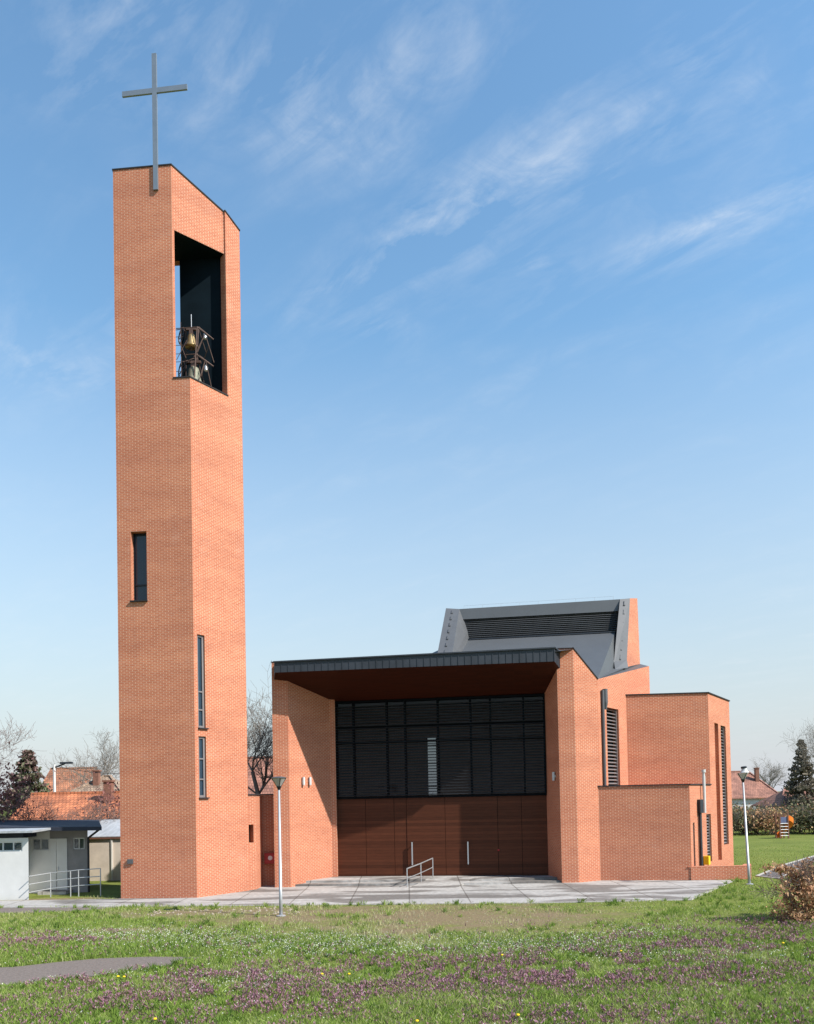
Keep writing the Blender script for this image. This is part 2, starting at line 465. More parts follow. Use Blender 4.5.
def coping(mb, pts, w, t, lift=0.004):
    for a, b in zip(pts, pts[1:]):
        a = Vector(a); b = Vector(b); d = (b - a).normalized() * w * 0.5
        mb.bar(a - d + Vector((0, 0, t / 2 + lift)), b + d + Vector((0, 0, t / 2 + lift)), w, t)

# ================================================================== BELL TOWER
P0 = G(121, 898.5); P1 = G(197, 897.8); P2 = G(249.3, 890.6)
P3 = Vector((P0.x - 0.15, P2.y + 0.25, 0))
P1u = lerp(P0, P1, 0.785)                      # upper corner, set back along the front
Qf = lerp(P1, P2, 0.71)                        # where the full-height strip starts
nrm_r = Vector(((P2 - P1).y, -(P2 - P1).x, 0)).normalized()
Qi = Qf - nrm_r * 0.10                         # upper wall stops just behind the strip
z_ledge = zat(188.8, 377.6, P1)
z_top = zat(170.2, 165.3, P1u)
z_q = zat(222.2, 211.5, Qf)
z_p2 = zat(238.4, 231.0, P2)
z_p3 = z_p2 + 0.7
z_lint = zat(175.5, 231.5, lerp(P1u, Qi, 0.1))

tower = thing('bell_tower', 'tall slender brick bell tower with an open belfry and a metal cross on top', 'bell tower', (P1.x, P1.y, 0))
fl = (P1 - P0).length; rl = (P2 - P1).length
def u_on(p, q, px):                             # distance along wall p-q of the sight line through column px
    d = ray(px, 797.0)
    s = q - p
    den = s.x * d.y - s.y * d.x
    return -(p.x * d.y - p.y * d.x) / den * s.length
wu0, wu1 = u_on(P0, P1, 131.3 - 0.2), u_on(P0, P1, 147.0 - 0.2)
# verticals lean slightly, so sight the window at its own height
def u_at(p, q, px, py):
    d = ray(px, py); s = q - p
    den = s.x * d.y - s.y * d.x
    return -(p.x * d.y - p.y * d.x) / den * s.length
wu0, wu1 = u_at(P0, P1, 131.0, 566), u_at(P0, P1, 146.8, 566)
wz1, wz0 = zat(139, 532, P0), zat(139, 601, P0)
s0, s1 = u_at(P1, P2, 198.2, 716), u_at(P1, P2, 205.6, 716)
sz = [zat(201, y, lerp(P1, P2, 0.15)) for y in (797.5, 736.5, 728, 635)]
low = MB()
low.wall(P0, P1, -0.3, z_ledge, holes=[(wu0, wu1, wz0, wz1)], depth=0.45)
low.wall(P1, P2, -0.3, z_ledge, holes=[(s0, s1, sz[0], sz[1]), (s0, s1, sz[2], sz[3])], depth=0.3)
low.wall(P2, P3, -0.3, z_ledge); low.wall(P3, P0, -0.3, z_ledge)
low.poly([V3(p, z_ledge) for p in (P0, P1, P2, P3)])
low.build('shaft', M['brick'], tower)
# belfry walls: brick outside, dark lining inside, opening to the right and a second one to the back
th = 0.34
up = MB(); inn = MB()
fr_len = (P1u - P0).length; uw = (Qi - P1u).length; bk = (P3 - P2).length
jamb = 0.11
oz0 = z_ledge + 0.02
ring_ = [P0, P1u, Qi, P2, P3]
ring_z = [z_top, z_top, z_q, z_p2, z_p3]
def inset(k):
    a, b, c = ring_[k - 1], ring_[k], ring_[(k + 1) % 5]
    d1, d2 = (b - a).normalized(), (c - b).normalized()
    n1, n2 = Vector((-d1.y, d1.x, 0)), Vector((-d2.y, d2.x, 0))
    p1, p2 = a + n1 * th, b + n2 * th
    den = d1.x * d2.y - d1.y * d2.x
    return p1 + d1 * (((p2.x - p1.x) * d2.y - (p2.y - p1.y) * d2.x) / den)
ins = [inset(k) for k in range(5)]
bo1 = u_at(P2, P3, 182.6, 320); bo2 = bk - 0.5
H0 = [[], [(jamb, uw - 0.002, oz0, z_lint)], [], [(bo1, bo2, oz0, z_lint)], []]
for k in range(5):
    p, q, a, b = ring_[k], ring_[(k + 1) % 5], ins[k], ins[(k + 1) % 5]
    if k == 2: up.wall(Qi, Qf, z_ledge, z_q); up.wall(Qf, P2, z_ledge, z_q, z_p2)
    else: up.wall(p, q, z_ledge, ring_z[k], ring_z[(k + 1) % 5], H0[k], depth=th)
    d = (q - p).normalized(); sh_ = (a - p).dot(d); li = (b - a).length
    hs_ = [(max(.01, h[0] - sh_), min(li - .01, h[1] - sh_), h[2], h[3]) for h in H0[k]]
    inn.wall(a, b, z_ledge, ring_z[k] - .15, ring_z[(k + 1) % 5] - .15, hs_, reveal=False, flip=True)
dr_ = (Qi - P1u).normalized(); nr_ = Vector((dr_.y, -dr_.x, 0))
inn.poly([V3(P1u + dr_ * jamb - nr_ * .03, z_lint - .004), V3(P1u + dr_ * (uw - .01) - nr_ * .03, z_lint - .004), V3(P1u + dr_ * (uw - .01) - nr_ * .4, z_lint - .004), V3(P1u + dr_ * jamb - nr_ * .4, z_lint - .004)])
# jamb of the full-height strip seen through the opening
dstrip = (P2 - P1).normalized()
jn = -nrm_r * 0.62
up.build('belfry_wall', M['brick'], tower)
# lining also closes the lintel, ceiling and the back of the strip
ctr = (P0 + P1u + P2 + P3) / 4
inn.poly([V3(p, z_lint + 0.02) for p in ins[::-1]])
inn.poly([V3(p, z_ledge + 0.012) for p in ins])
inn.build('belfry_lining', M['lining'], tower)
tp = MB(); tp.poly([V3(P0, z_top - .12), V3(P1u, z_top - .12), V3(Qi, z_q - .12), V3(P2, z_p2 - .12), V3(P3, z_p3 - .12)])
tp.build('tower_roof', M['zinc_dark'], tower)
for pts_ in ([V3(P0, z_top), V3(P1u, z_top), V3(Qi, z_q)], [V3(Qf, z_q), V3(P2, z_p2), V3(P3, z_p3), V3(P0, z_top)], [V3(P1u, z_ledge), V3(P1, z_ledge), V3(Qf, z_ledge)]):
    cp = MB(); coping(cp, pts_, 0.06, 0.06); cp.build('coping', M['coping'], tower)
# tower windows
def infill(parent, p, q, u0, u1, z0, z1, dep, mat_glass, fw=0.05, bars=(), vbars=(), mat_frame=None, name='window'):
    p = Vector((p[0], p[1], 0)); q = Vector((q[0], q[1], 0)); d = (q - p).normalized(); n = Vector((d.y, -d.x, 0))
    mf = mat_frame or M['frame_dark']
    P = lambda u, z, k: p + d * u + Vector((0, 0, z)) - n * k
    f = MB()
    for (a, b, c, e) in ((u0, u0 + fw, z0, z1), (u1 - fw, u1, z0, z1), (u0 + fw, u1 - fw, z0, z0 + fw), (u0 + fw, u1 - fw, z1 - fw, z1)):
        f.box(P((a + b) / 2, (c + e) / 2, dep - 0.03), b - a - .004, 0.06, e - c - .004, rot=Matrix((d, -n, Vector((0, 0, 1)))).transposed())
    for z in bars:
        f.box(P((u0 + u1) / 2, z, dep - 0.03), u1 - u0 - 2 * fw, 0.05, 0.06, rot=Matrix((d, -n, Vector((0, 0, 1)))).transposed())
    for u in vbars:
        f.box(P(u, (z0 + z1) / 2, dep - 0.03), 0.05, 0.052, z1 - z0 - 2 * fw, rot=Matrix((d, -n, Vector((0, 0, 1)))).transposed())
    fo = f.build(name, mf, parent)
    g = MB(); g.poly([P(u0, z0, dep), P(u1, z0, dep), P(u1, z1, dep), P(u0, z1, dep)])
    g.build('pane', mat_glass, fo)
    return fo
infill(tower, P0, P1, wu0, wu1, wz0, wz1, 0.33, M['glass_blue'], 0.05, bars=(wz0 + 0.75,))
sl = MB(); d_ = (P1 - P0).normalized(); n_ = Vector((d_.y, -d_.x, 0))
sl.bar(P0 + d_ * (wu0 - .04) + n_ * 0.03 + Vector((0, 0, wz0 - .03)), P0 + d_ * (wu1 + .02) + n_ * 0.03 + Vector((0, 0, wz0 - .03)), 0.12, 0.06)
sl.build('window_sill', M['coping'], tower)
infill(tower, P1, P2, s0, s1, sz[2], sz[3], 0.14, M['glass_blue'], 0.10, bars=(sz[2] + 0.8, sz[2] + 1.6), mat_frame=M['slat_light'])
infill(tower, P1, P2, s0, s1, sz[0], sz[1], 0.14, M['glass_blue'], 0.10, bars=(sz[0] + 0.8, sz[0] + 1.7), mat_frame=M['slat_light'])
d_ = (P2 - P1).normalized()
for z in (sz[0], sz[2]):
    sl = MB(); sl.bar(P1 + d_ * (s0 - .02) + nrm_r * .02 + Vector((0, 0, z - .025)), P1 + d_ * (s1 + .1) + nrm_r * .02 + Vector((0, 0, z - .025)), 0.14, 0.05)
    sl.build('window_sill', M['coping'], tower)
# wall fitting low on the front
vt = MB(); c = lerp(P0, P1, 0.10); n_ = Vector(((P1 - P0).y, -(P1 - P0).x, 0)).normalized()
zc = zat(130.7, 861.3, P0); cu = u_at(P0, P1, 130.7, 861)
vt.box(P0 + (P1 - P0).normalized() * cu + n_ * 0.04 + Vector((0, 0, zc)), 0.24, 0.08, 0.2)
vt.build('wall_socket', M['zinc_fin'], tower)
# cross
ax = (P1 - P0).normalized(); ax = (ax + Vector((0, -0.02, 0))).normalized()
nn = Vector((ax.y, -ax.x, 0))
ub = u_at(P0, P1, 155.6, 130)
cb = P0 + (P1 - P0).normalized() * ub + n_ * 0.05
zc0, zc1, zca = zat(156, 190, cb), zat(154, 54, cb), zat(155, 91, cb)
cm = MB(); Rm = Matrix((ax, -nn, Vector((0, 0, 1)))).transposed()
cm.box(V3(cb, (zc0 + zc1) / 2), 0.21, 0.09, zc1 - zc0, rot=Rm)
for sgn in (-1, 1):
    cm.box(V3(cb + ax * sgn * (0.105 + 1.50) / 2, zca), 1.50 - 0.105, 0.085, 0.23, rot=Rm)
cm.build('cross', M['cross'], tower)

# bells and their steel frame inside the belfry
bc = lerp(P1u, Qi, 0.46) - nrm_r * 0.0
inner = Vector((-nrm_r.x, -nrm_r.y, 0))
def bell(name, label, px, py, Y, r, h, mat, group=None):
    c = at(px, py, Y)                                # crown of the bell
    t = thing(name, label, 'bell', (c.x, c.y, c.z - h), group)
    b = MB()
    b.lathe((c.x, c.y, c.z - h), [(r, 0), (r * .97, .05 * h), (r * .82, .18 * h), (r * .68, .4 * h), (r * .6, .7 * h), (r * .5, .92 * h), (r * .3, h)], 24)
    b.build('bell_body', mat, t, smooth=True)
    y = MB(); y.box((c.x, c.y, c.z + .09), r * .55, r * .5, .18).box((c.x, c.y, c.z + .24), r * 1.5, .12, .1)
    y.build('bell_yoke', M['rust'], t)
    k = MB(); k.tube((c.x, c.y, c.z - h * .5), (c.x, c.y, c.z - h * 1.12), .03); k.lathe((c.x, c.y, c.z - h * 1.2), [(.02, -.06), (.08, 0), (.02, .06)], 10)
    k.build('clapper', M['rust'], t)
    return t
bell('church_bell', 'smaller bronze bell hanging uppermost in the open belfry', 191.3, 334.5, 36.35, 0.29, 0.58, M['bronze'])
bell('church_bell', 'larger greenish bell hanging low behind the belfry sill', 194.0, 367.5, 36.4, 0.42, 0.80, M['verdigris'])
frm = thing('bell_scaffold', 'rusty steel frame with diagonal braces carrying the two bells in the belfry', 'bell frame', (bc.x, bc.y, z_ledge))
fm = MB()
def seg(a, b, r=0.022, Ya=36.2, Yb=36.2, m=None): (m or fm).tube(at(a[0], a[1], Ya), at(b[0], b[1], Yb), r, n=6)
for dY in (0.0, 0.9):
    Yq = 36.1 + dY * 0.75
    k = dY * 1.6
    seg((197 + k, 327), (193.5 + k, 395), .03, Yq, Yq)
    seg((176, 328.5 + k), (197 + k, 327), .018, Yq, Yq)
    seg((197 + k, 327), (213.5, 339.5), .03, Yq, Yq + .4)
    seg((195.5 + k, 354), (213.5, 366.5), .03, Yq, Yq + .4)
    seg((204.5, 335), (194 + k, 357), .022, Yq, Yq)
    seg((206, 337), (214, 362.5), .022, Yq, Yq + .4)
    seg((205, 361), (198 + k, 383), .022, Yq, Yq)
    seg((206, 362), (212, 390), .022, Yq, Yq + .4)
    seg((184, 355), (195.5 + k, 354), .02, Yq, Yq)
    seg((180.5, 322), (181.5, 379), .016, Yq + .2, Yq + .2)
    seg((176.5, 360), (187, 340), .014, Yq, Yq); seg((178, 338), (186, 358), .014, Yq, Yq)
for (a_, b_) in (((183, 327), (193, 350)), ((188, 352), (179, 377)), ((186, 329), (186, 379)), ((199, 330), (206, 352)), ((197, 356), (204, 382)), ((181, 345), (194, 349)), ((183, 362), (195, 358)), ((200, 364), (196, 392)), ((209, 345), (203, 362)), ((189, 378), (207, 386))):
    seg(a_, b_, .016, 36.35, 36.75)
for y in (337, 345.5, 354, 362, 371.5): seg((175.5, y), (183, y - .4), .012, 36.3, 36.3)
fm.build('frame_brace', M['rust'], frm)
for (px, py) in ((205, 336.5), (206, 368.5)):
    mm = MB(); c = at(px, py, 36.4); mm.lathe(c - Vector((0, 0, .14)), [(.05, 0), (.09, .05), (.09, .2), (.05, .28)], 10)
    mm.build('motor', M['steel'], frm)
for (px, py, R_) in ((181.5, 336.5, .33), (182, 370.5, .40)):
    w = MB(); c = at(px, py, 36.7); axw = Vector((0.8, 0.6, 0)); y_ = Vector((-0.6, 0.8, 0)); z_ = Vector((0, 0, 1))
    ring = [c + (y_ * math.cos(k * math.pi / 12) + z_ * math.sin(k * math.pi / 12)) * R_ for k in range(24)]
    for k in range(24): w.tube(ring[k], ring[(k + 1) % 24], .028, n=5)
    for k in range(0, 24, 4): w.tube(c, ring[k], .015, n=5)
    w.build('bell_wheel', M['frame_dark'], frm)
tw = MB(); tw.tube(at(191.4, 328, 36.35), at(191.2, 314.5, 36.35), .02)
tw.build('lightning_rod', M['steel'], frm)

# ================================================================== CHURCH
A0 = G(275.0, 887.6); A1 = G(290.8, 887.2)
C1 = G(562.2, 882.9); Cc = G(578.9, 882.6); Vp = at(602.7, 881, Cc.y + .78); Vp.z = 0
FLOOR = 0.2
DL = G(338.2, 876.3, FLOOR); DR = G(548.5, 875.2, FLOOR)
DL = Vector((DL.x, DL.y, 0)); DR = Vector((DR.x, DR.y, 0))
B0 = at(332.0, 850, DL.y - 0.35); B0.z = 0
B1 = Vector((DL.x, DL.y - 0.33, 0))
L1 = G(692.0, 880.2)
Wp = at(652.5, 790, 45.2); Wp.z = 0
F0 = at(628.5, 790, 41.6); F0.z = 0
F1 = at(710.6, 790, 40.9); F1.z = 0
F2 = at(731.6, 790, 45.9); F2.z = 0
# put the wing corner exactly on the side line L1-F2
tt = ((F1 - L1).dot(F2 - L1)) / (F2 - L1).length_squared
uF1 = u_at(L1, F2, 710.6, 790); F1 = lerp(L1, F2, uF1 / (F2 - L1).length)
uF0 = u_at(Vp, Wp, 628.3, 790); F0 = lerp(Vp, Wp, uF0 / (Wp - Vp).length)
NBR = Vector((Wp.x - 1.0, 60.0, 0)); NBL = Vector((-7.2, 60.0, 0))
zA = zat(271.6, 662.5, A0); zC = zat(572, 648.6, Cc); zV = zat(603.4, 679.0, Vp); zW = zat(652.3, 666.0, Wp)
zG = zat(340, 701.8, DL); zD = zat(440, 797.2, lerp(DL, DR, .5))

church = thing('church', 'low modern brick church with a splayed dark entrance porch and a slanted metal roof lantern', 'church', (0, 40, 0))
def part(mb, name, mat, parent=church, label=None, **k):
    o = mb.build(name, mat, parent, **k)
    if label: o['label'] = label
    return o
# porch walls
pw = MB(); pw.wall(NBL, A0, -.3, 10.9, zA); pw.wall(A0, A1, -.3, zA); pw.wall(A1, B0, -.3, zA); pw.wall(B0, B1, -.3, zA); pw.wall(B1, DL, -.3, zA)
pw.poly([V3(p, zA) for p in (A0, A1, B0, B1, DL, DL + Vector((0, .6, 0)), A0 + Vector((.6, 3, 0)))])
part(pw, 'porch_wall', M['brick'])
pw = MB(); pw.wall(DR, C1, -.3, zC - .05); pw.wall(C1, Cc, -.3, zC); pw.wall(Cc, Vp, -.3, zC, zV)
DRb = DR + Vector((0.5, .6, 0))
pw.poly([V3(C1, zC), V3(Cc, zC), V3(lerp(Cc, Vp, .2), lerp(zC, zV, .2)), V3(DR, zC - .05)])
part(pw, 'porch_wall', M['brick'])
# nave wall with the tall louvred window; back wall with the window one sees through the glazing
nw = MB()
lw0, lw1 = u_at(Vp, Wp, 607.3, 745), u_at(Vp, Wp, 619.3, 745)
lz0, lz1 = 4.2, zat(607.3, 706.5, lerp(Vp, Wp, .1))
nw.wall(Vp, Wp, -.3, zV, zW, holes=[(lw0, lw1, lz0, lz1)], depth=0.4)
nw.wall(Wp, NBR, -.3, zW, 11.2)
wb0, wb1 = at(427, 765, 60).x, at(437.3, 765, 60).x
bl = (NBL - NBR).length
nw.wall(NBR, NBL, -.3, 11.2, 10.9, holes=[(NBR.x - wb1, NBR.x - wb0, zat(432, 796, (0, 60)), zat(432, 737, (0, 60)))], depth=0.4)
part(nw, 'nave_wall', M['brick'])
zb0, zb1 = zat(432, 796, (0, 60)), zat(432, 737, (0, 60))
infill(church, NBR, NBL, NBR.x - wb1, NBR.x - wb0, zb0, zb1, .2, M['glass'], .08, bars=(lerp(zb0, zb1, .16), lerp(zb0, zb1, .55), lerp(zb0, zb1, .86)))
def louver(parent, p, q, u0, u1, z0, z1, dep, pitch, mat, mat_back, slat_d=0.10, slat_t=0.025, tilt=0.5, frame=0.06, name='louver'):
    p = Vector((p[0], p[1], 0)); q = Vector((q[0], q[1], 0)); d = (q - p).normalized(); n = Vector((d.y, -d.x, 0))
    P = lambda u, z, k: p + d * u + Vector((0, 0, z)) - n * k
    R0 = Matrix((d, -n, Vector((0, 0, 1)))).transposed()
    s = MB(); k = int((z1 - z0) / pitch)
    Rt = R0 @ Matrix.Rotation(tilt, 3, 'X')
    for i in range(k):
        s.box(P((u0 + u1) / 2, z0 + (i + .6) * (z1 - z0) / k, dep), u1 - u0 - 2 * frame, slat_d, slat_t, rot=Rt)
    for (a, b) in ((u0, u0 + frame), (u1 - frame, u1)):
        s.box(P((a + b) / 2, (z0 + z1) / 2, dep), b - a - .004, slat_d, z1 - z0 - .01, rot=R0)
    o = s.build(name, mat, parent)
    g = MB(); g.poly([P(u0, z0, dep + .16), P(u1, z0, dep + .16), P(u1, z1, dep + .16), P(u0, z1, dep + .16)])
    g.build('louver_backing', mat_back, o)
    return o
louver(church, Vp, Wp, lw0, lw1, lz0, lz1, 0.16, 0.17, M['slat_light'], M['lining'], 0.12)

# raised wing, low side block
wg = MB()
zF = zat(709, 693.2, F1)
sideL = (F2 - F1).length
g0, g1 = u_at(F1, F2, 716.3, 790), u_at(F1, F2, 720.0, 790)
h0, h1 = u_at(F1, F2, 722.4, 790), u_at(F1, F2, 727.3, 790)
gz1 = zat(714.5, 723, lerp(F1, F2, .3)); hz1 = zat(719.5, 725, lerp(F1, F2, .5)); hz0 = zat(724.5, 845, lerp(F1, F2, .6))
wg.wall(F0, F1, -.3, zF)
wg.wall(F1, F2, -.3, zF, holes=[(g0, g1, 0.5, gz1), (h0, h1, hz0, hz1)], depth=0.32)
F3 = Vector((F2.x - 6.5, F2.y + 2.5, 0)); 
wg.wall(F2, F3, -.3, zF); wg.wall(F3, Wp, -.3, zF)
wg.poly([V3(p, zF - .04) for p in (F0, F1, F2, F3, Wp)])
d_ = (F2 - F1).normalized(); n_ = Vector((d_.y, -d_.x, 0))
wg.poly([F1 + d_ * u - n_ * .32 + Vector((0, 0, z)) for u, z in ((g0, .5), (g1, .5), (g1, gz1), (g0, gz1))])
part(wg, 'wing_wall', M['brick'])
louver(church, F1, F2, h0, h1, hz0, hz1, 0.14, 0.17, M['slat_light'], M['lining'], 0.11)
zL = zat(689.5, 785.0, L1)
sb = MB()
L0 = lerp(Cc, Vp, .93) + Vector((0.0, -.01, 0))
LS = (F1 - L1).length
k0, k1 = u_at(L1, F2, 693.3, 840), u_at(L1, F2, 695.0, 840)
m0, m1 = u_at(L1, F2, 707.0, 840), u_at(L1, F2, 712.0, 840)
m1 = min(m1, LS - .12)
kz1 = zat(692.5, 823, L1); mz1 = zat(706.5, 814.5, lerp(L1, F2, .3))
sb.wall(L0, L1, -.3, zL)
sb.wall(L1, F1, -.3, zL, holes=[(k0, k1, .6, kz1), (m0, m1, .6, mz1)], depth=.3)
sb.poly([V3(p, zL - .03) for p in (L0, L1, F1, F0, Vp)])
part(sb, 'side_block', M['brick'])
louver(church, L1, F1, k0, k1, .6, kz1, 0.1, 0.15, M['slat_light'], M['lining'], 0.09, frame=.02)
louver(church, L1, F1, m0, m1, .6, mz1, 0.12, 0.15, M['slat_light'], M['lining'], 0.09)
for pts_, w_ in (([V3(F0, zF), V3(F1, zF), V3(F2, zF)], .1), ([V3(L0, zL), V3(L1, zL), V3(F1, zL)], .1), ([V3(C1, zC), V3(Cc, zC), V3(Vp, zV)], .07), ([V3(A0, zA), V3(A1, zA)], .06)):
    cp = MB(); coping(cp, pts_, w_, w_ * .6); part(cp, 'coping', M['coping'])

# entrance: steps and ramp belong to the church
st = MB()
RL0, RL1 = G(409, 887.8), G(455.5, 887.8)
RT0, RT1 = G(434, 876.8, FLOOR), G(478.5, 876.6, FLOOR)
def between(a, b, t): return lerp(a, b, t)
fL, fR = lerp(A1, B0, .35), lerp(C1, DR, .35)
st.prism([fL, V3(lerp(RL0, RT0, .62), 0), RT0, DL, B1, B0], 0, FLOOR)
fL2, fR2 = lerp(A1, B0, .10), lerp(C1, DR, .08)
st.prism([fL2, V3(lerp(RL0, RT0, .35), 0), V3(lerp(RL0, RT0, .62), 0) + Vector((0, -.004, 0)), fL + Vector((0, -.004, 0))], 0, FLOOR / 2)
st.prism([V3(lerp(RL1, RT1, .62), 0), fR, DR, RT1], 0, FLOOR)
st.prism([V3(lerp(RL1, RT1, .35), 0), fR2, fR + Vector((0, -.004, 0)), V3(lerp(RL1, RT1, .62), 0) + Vector((0, -.004, 0))], 0, FLOOR / 2)
e = 0.003
st.prism([RL0, RL1, V3(RT1, 0), V3(RT0, 0)], -.02, [.006, .006, FLOOR + e, FLOOR + e])
st.prism([V3(RT0, 0), V3(RT1, 0), DR + Vector((0, .02, 0)), DL + Vector((0, .02, 0))], 0, FLOOR - e)
part(st, 'entrance_steps', M['concrete'])

# canopy
FLp = at(274.7, 672.6, 37.95); FRp = at(554.4, 661.4, 37.65); CRp = at(559.6, 668, C1.y)
A0s = V3(A0, 9.93); A0s.x += 0.12
plan = [FLp, FRp, CRp, Vector((DR.x + .03, DR.y, zG)), Vector((DL.x - .02, DL.y, zG)), V3(B0, zG + .04), V3(A1, zat(288.5, 681, A1)), A0s]
tops = [zat(274.7, 662.6, FLp), zat(554.4, 648.4, FRp), zat(559.6, 652.6, CRp), 10.75, 10.7, 10.6, 10.6, 10.6]
can = MB()
n = len(plan)
can.poly([plan[i] for i in (7, 6, 0)]); can.poly([plan[i] for i in (6, 5, 4, 0)]); can.poly([plan[i] for i in (3, 2, 1)])
for i in range(14):
    for j in range(8):
        Pq = lambda a, b: lerp(lerp(plan[0], plan[1], a / 14), lerp(plan[4], plan[3], a / 14), b / 8)
        can.poly([Pq(i, j), Pq(i, j + 1), Pq(i + 1, j + 1), Pq(i + 1, j)])
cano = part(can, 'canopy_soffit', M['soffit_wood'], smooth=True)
fas = MB()
for i in (0, 1, 7):
    j = (i + 1) % n
    fas.poly([plan[i], plan[j], V3(plan[j], tops[j]), V3(plan[i], tops[i])])
fas.poly([V3(p, z) for p, z in zip(plan, tops)])
a, b = V3(FLp, tops[0]), V3(FRp, tops[1])
nrib = 41
for i in range(nrib + 1):
    t = i / nrib
    fas.bar(lerp(FLp, FRp, t) + Vector((0, -.012, .0)), lerp(a, b, t) + Vector((0, -.012, 0)), 0.02, 0.03, up=Vector((1, 0, 0)))
for i in range(4):
    t = i / 3
    fas.bar(lerp(FRp, CRp, t) + Vector((.012, -.006, 0)), lerp(b, V3(CRp, tops[2]), t) + Vector((.012, -.006, 0)), 0.02, 0.02, up=Vector((1, 0, 0)))
fas.bar(a + Vector((-.05, -.02, .03)), b + Vector((.03, -.02, .03)), .12, .06)
fas.bar(b + Vector((.01, -.02, .03)), V3(CRp, tops[2]) + Vector((0.02, 0, .03)), .12, .06)
part(fas, 'canopy_fascia', M['zinc_dark'])
for (px, py) in ((341.5, 685.5), (402.5, 683.5), (447.5, 680.5), (510, 677.5)):
    # downlight set into the sloping soffit
    d = ray(px, py); best = None
    Pl = [(plan[6], plan[4], plan[1])]
    a_, b_, c_ = plan[5], plan[3], plan[1]
    nn_ = (b_ - a_).cross(c_ - a_); t_ = (a_ - ORG).dot(nn_) / d.dot(nn_); q_ = ORG + d * t_
    dl = MB(); dl.lathe(q_ + Vector((0, 0, -.03)), [(.07, 0), (.1, .02), (.1, .05)], 12)
    dl.build('downlight', M['steel'], cano)

# glazed screen
gd = (DR - DL); gl = gd.length; gdir = gd / gl; gn = Vector((gdir.y, -gdir.x, 0))
Rg = Matrix((gdir, -gn, Vector((0, 0, 1)))).transposed()
GP = lambda u, z, k: DL + gdir * u + Vector((0, 0, z)) - gn * k
gu = lambda px, py: u_at(DL, DR, px, py)
mull = [gu(x, 740) for x in (336.5, 354, 387.3, 405.5, 438.3, 471, 490.8, 524, 545.6)]
zr1, zr2 = zat(438, 724.5, lerp(DL, DR, .5)), zat(438, 740.5, lerp(DL, DR, .5))
gm = MB()
for u in mull:
    gm.box(GP(max(.04, min(gl - .04, u)), (zD + zG) / 2, -.05), .09, .16, zG - zD, rot=Rg)
for z in (zD + .06, zr1, zr2, zG - .06):
    gm.box(GP(gl / 2, z, -.03), gl, .12, .11, rot=Rg)
gfr = part(gm, 'glazing_frame', M['screen_frame'])
gg = MB(); gg.poly([GP(0, zD, .06), GP(gl, zD, .06), GP(gl, zG + .2, .06), GP(0, zG + .2, .06)])
gg.build('pane', M['glass'], gfr)
gs = MB(); pitch = 0.142; k = int((zG - zD - .2) / pitch)
Rt = Rg @ Matrix.Rotation(0.35, 3, 'X')
for i in range(k):
    gs.box(GP(gl / 2, zD + .16 + i * pitch, -.16), gl - .06, .085, .018, rot=Rt)
gs.build('louver', M['screen_slat'], gfr)
# timber doors and panels under the glazing
edges = [gu(x, 835) for x in (338.0, 366, 394.5, 407, 445.5, 498, 522, 548.0)]
edges[0] = 0; edges[-1] = gl
heads = [[(FLOOR + .01, zD - .02)]] * 7
doors = []
for i, (a, b) in enumerate(zip(edges, edges[1:])):
    dm = MB(); dep = -.02 if i in (3, 4) else 0.0
    dm.box(GP((a + b) / 2, (FLOOR + zD) / 2, .04 + dep), b - a - .018, .08, zD - FLOOR - .03, rot=Rg)
    doors.append(part(dm, 'door_leaf' if i in (2, 3, 4) else 'timber_panel', M['door_wood']))
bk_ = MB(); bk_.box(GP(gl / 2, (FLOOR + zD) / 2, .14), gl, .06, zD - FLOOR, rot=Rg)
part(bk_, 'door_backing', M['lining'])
for (px, di, y0, y1) in ((412.6, 3, 842, 865), (468.3, 4, 841.5, 864)):
    hm = MB(); u = gu(px, 853); zz0, zz1 = zat(px, y1, GP(u, 0, 0)), zat(px, y0, GP(u, 0, 0))
    hm.box(GP(u, (zz0 + zz1) / 2, -.14), .06, .05, zz1 - zz0, rot=Rg)
    for z in (zz0 + .15, zz1 - .15): hm.box(GP(u, z, -.06), .03, .12, .04, rot=Rg)
    hm.build('door_handle', M['galv'], doors[di])
rb = MB(); u = gu(498.6, 850); rb.lathe(GP(u, zat(498.6, 850, GP(u, 0, 0)), -.03), [(.05, 0), (.05, .03), (.03, .04)], 12, axis=gn)
part(rb, 'alarm_button', M['red_paint'])
# wall lamps
wl_d = (B0 - A1).normalized(); wl_n = Vector((wl_d.y, -wl_d.x, 0))
for px in (302.3, 308.8):
    u = u_at(A1, B0, px, 781); q_ = A1 + wl_d * u + wl_n * .09
    w = MB(); z0, z1 = zat(px, 785.5, q_), zat(px, 777, q_)
    w.tube(V3(q_, z0 + .03), V3(q_, z1), .065, n=12); w.tube(V3(q_, z0), V3(q_, z0 + .03), .05, n=12); w.box(V3(q_ - wl_n * .06, (z0 + z1) / 2), .06, .1, .1)
    part(w, 'wall_lamp', M['white_steel'], smooth=False)
rw_d = (C1 - DR).normalized(); rw_n = Vector((rw_d.y, -rw_d.x, 0))
u = u_at(DR, C1, 555.3, 776); q_ = DR + rw_d * u + rw_n * .09; w = MB()
z0, z1 = zat(555.3, 780.5, q_), zat(555.3, 772, q_)
w.tube(V3(q_, z0), V3(q_, z1), .065, n=12); w.box(V3(q_ - rw_n * .06, (z0 + z1) / 2), .06, .1, .1)
part(w, 'wall_lamp', M['white_steel'])

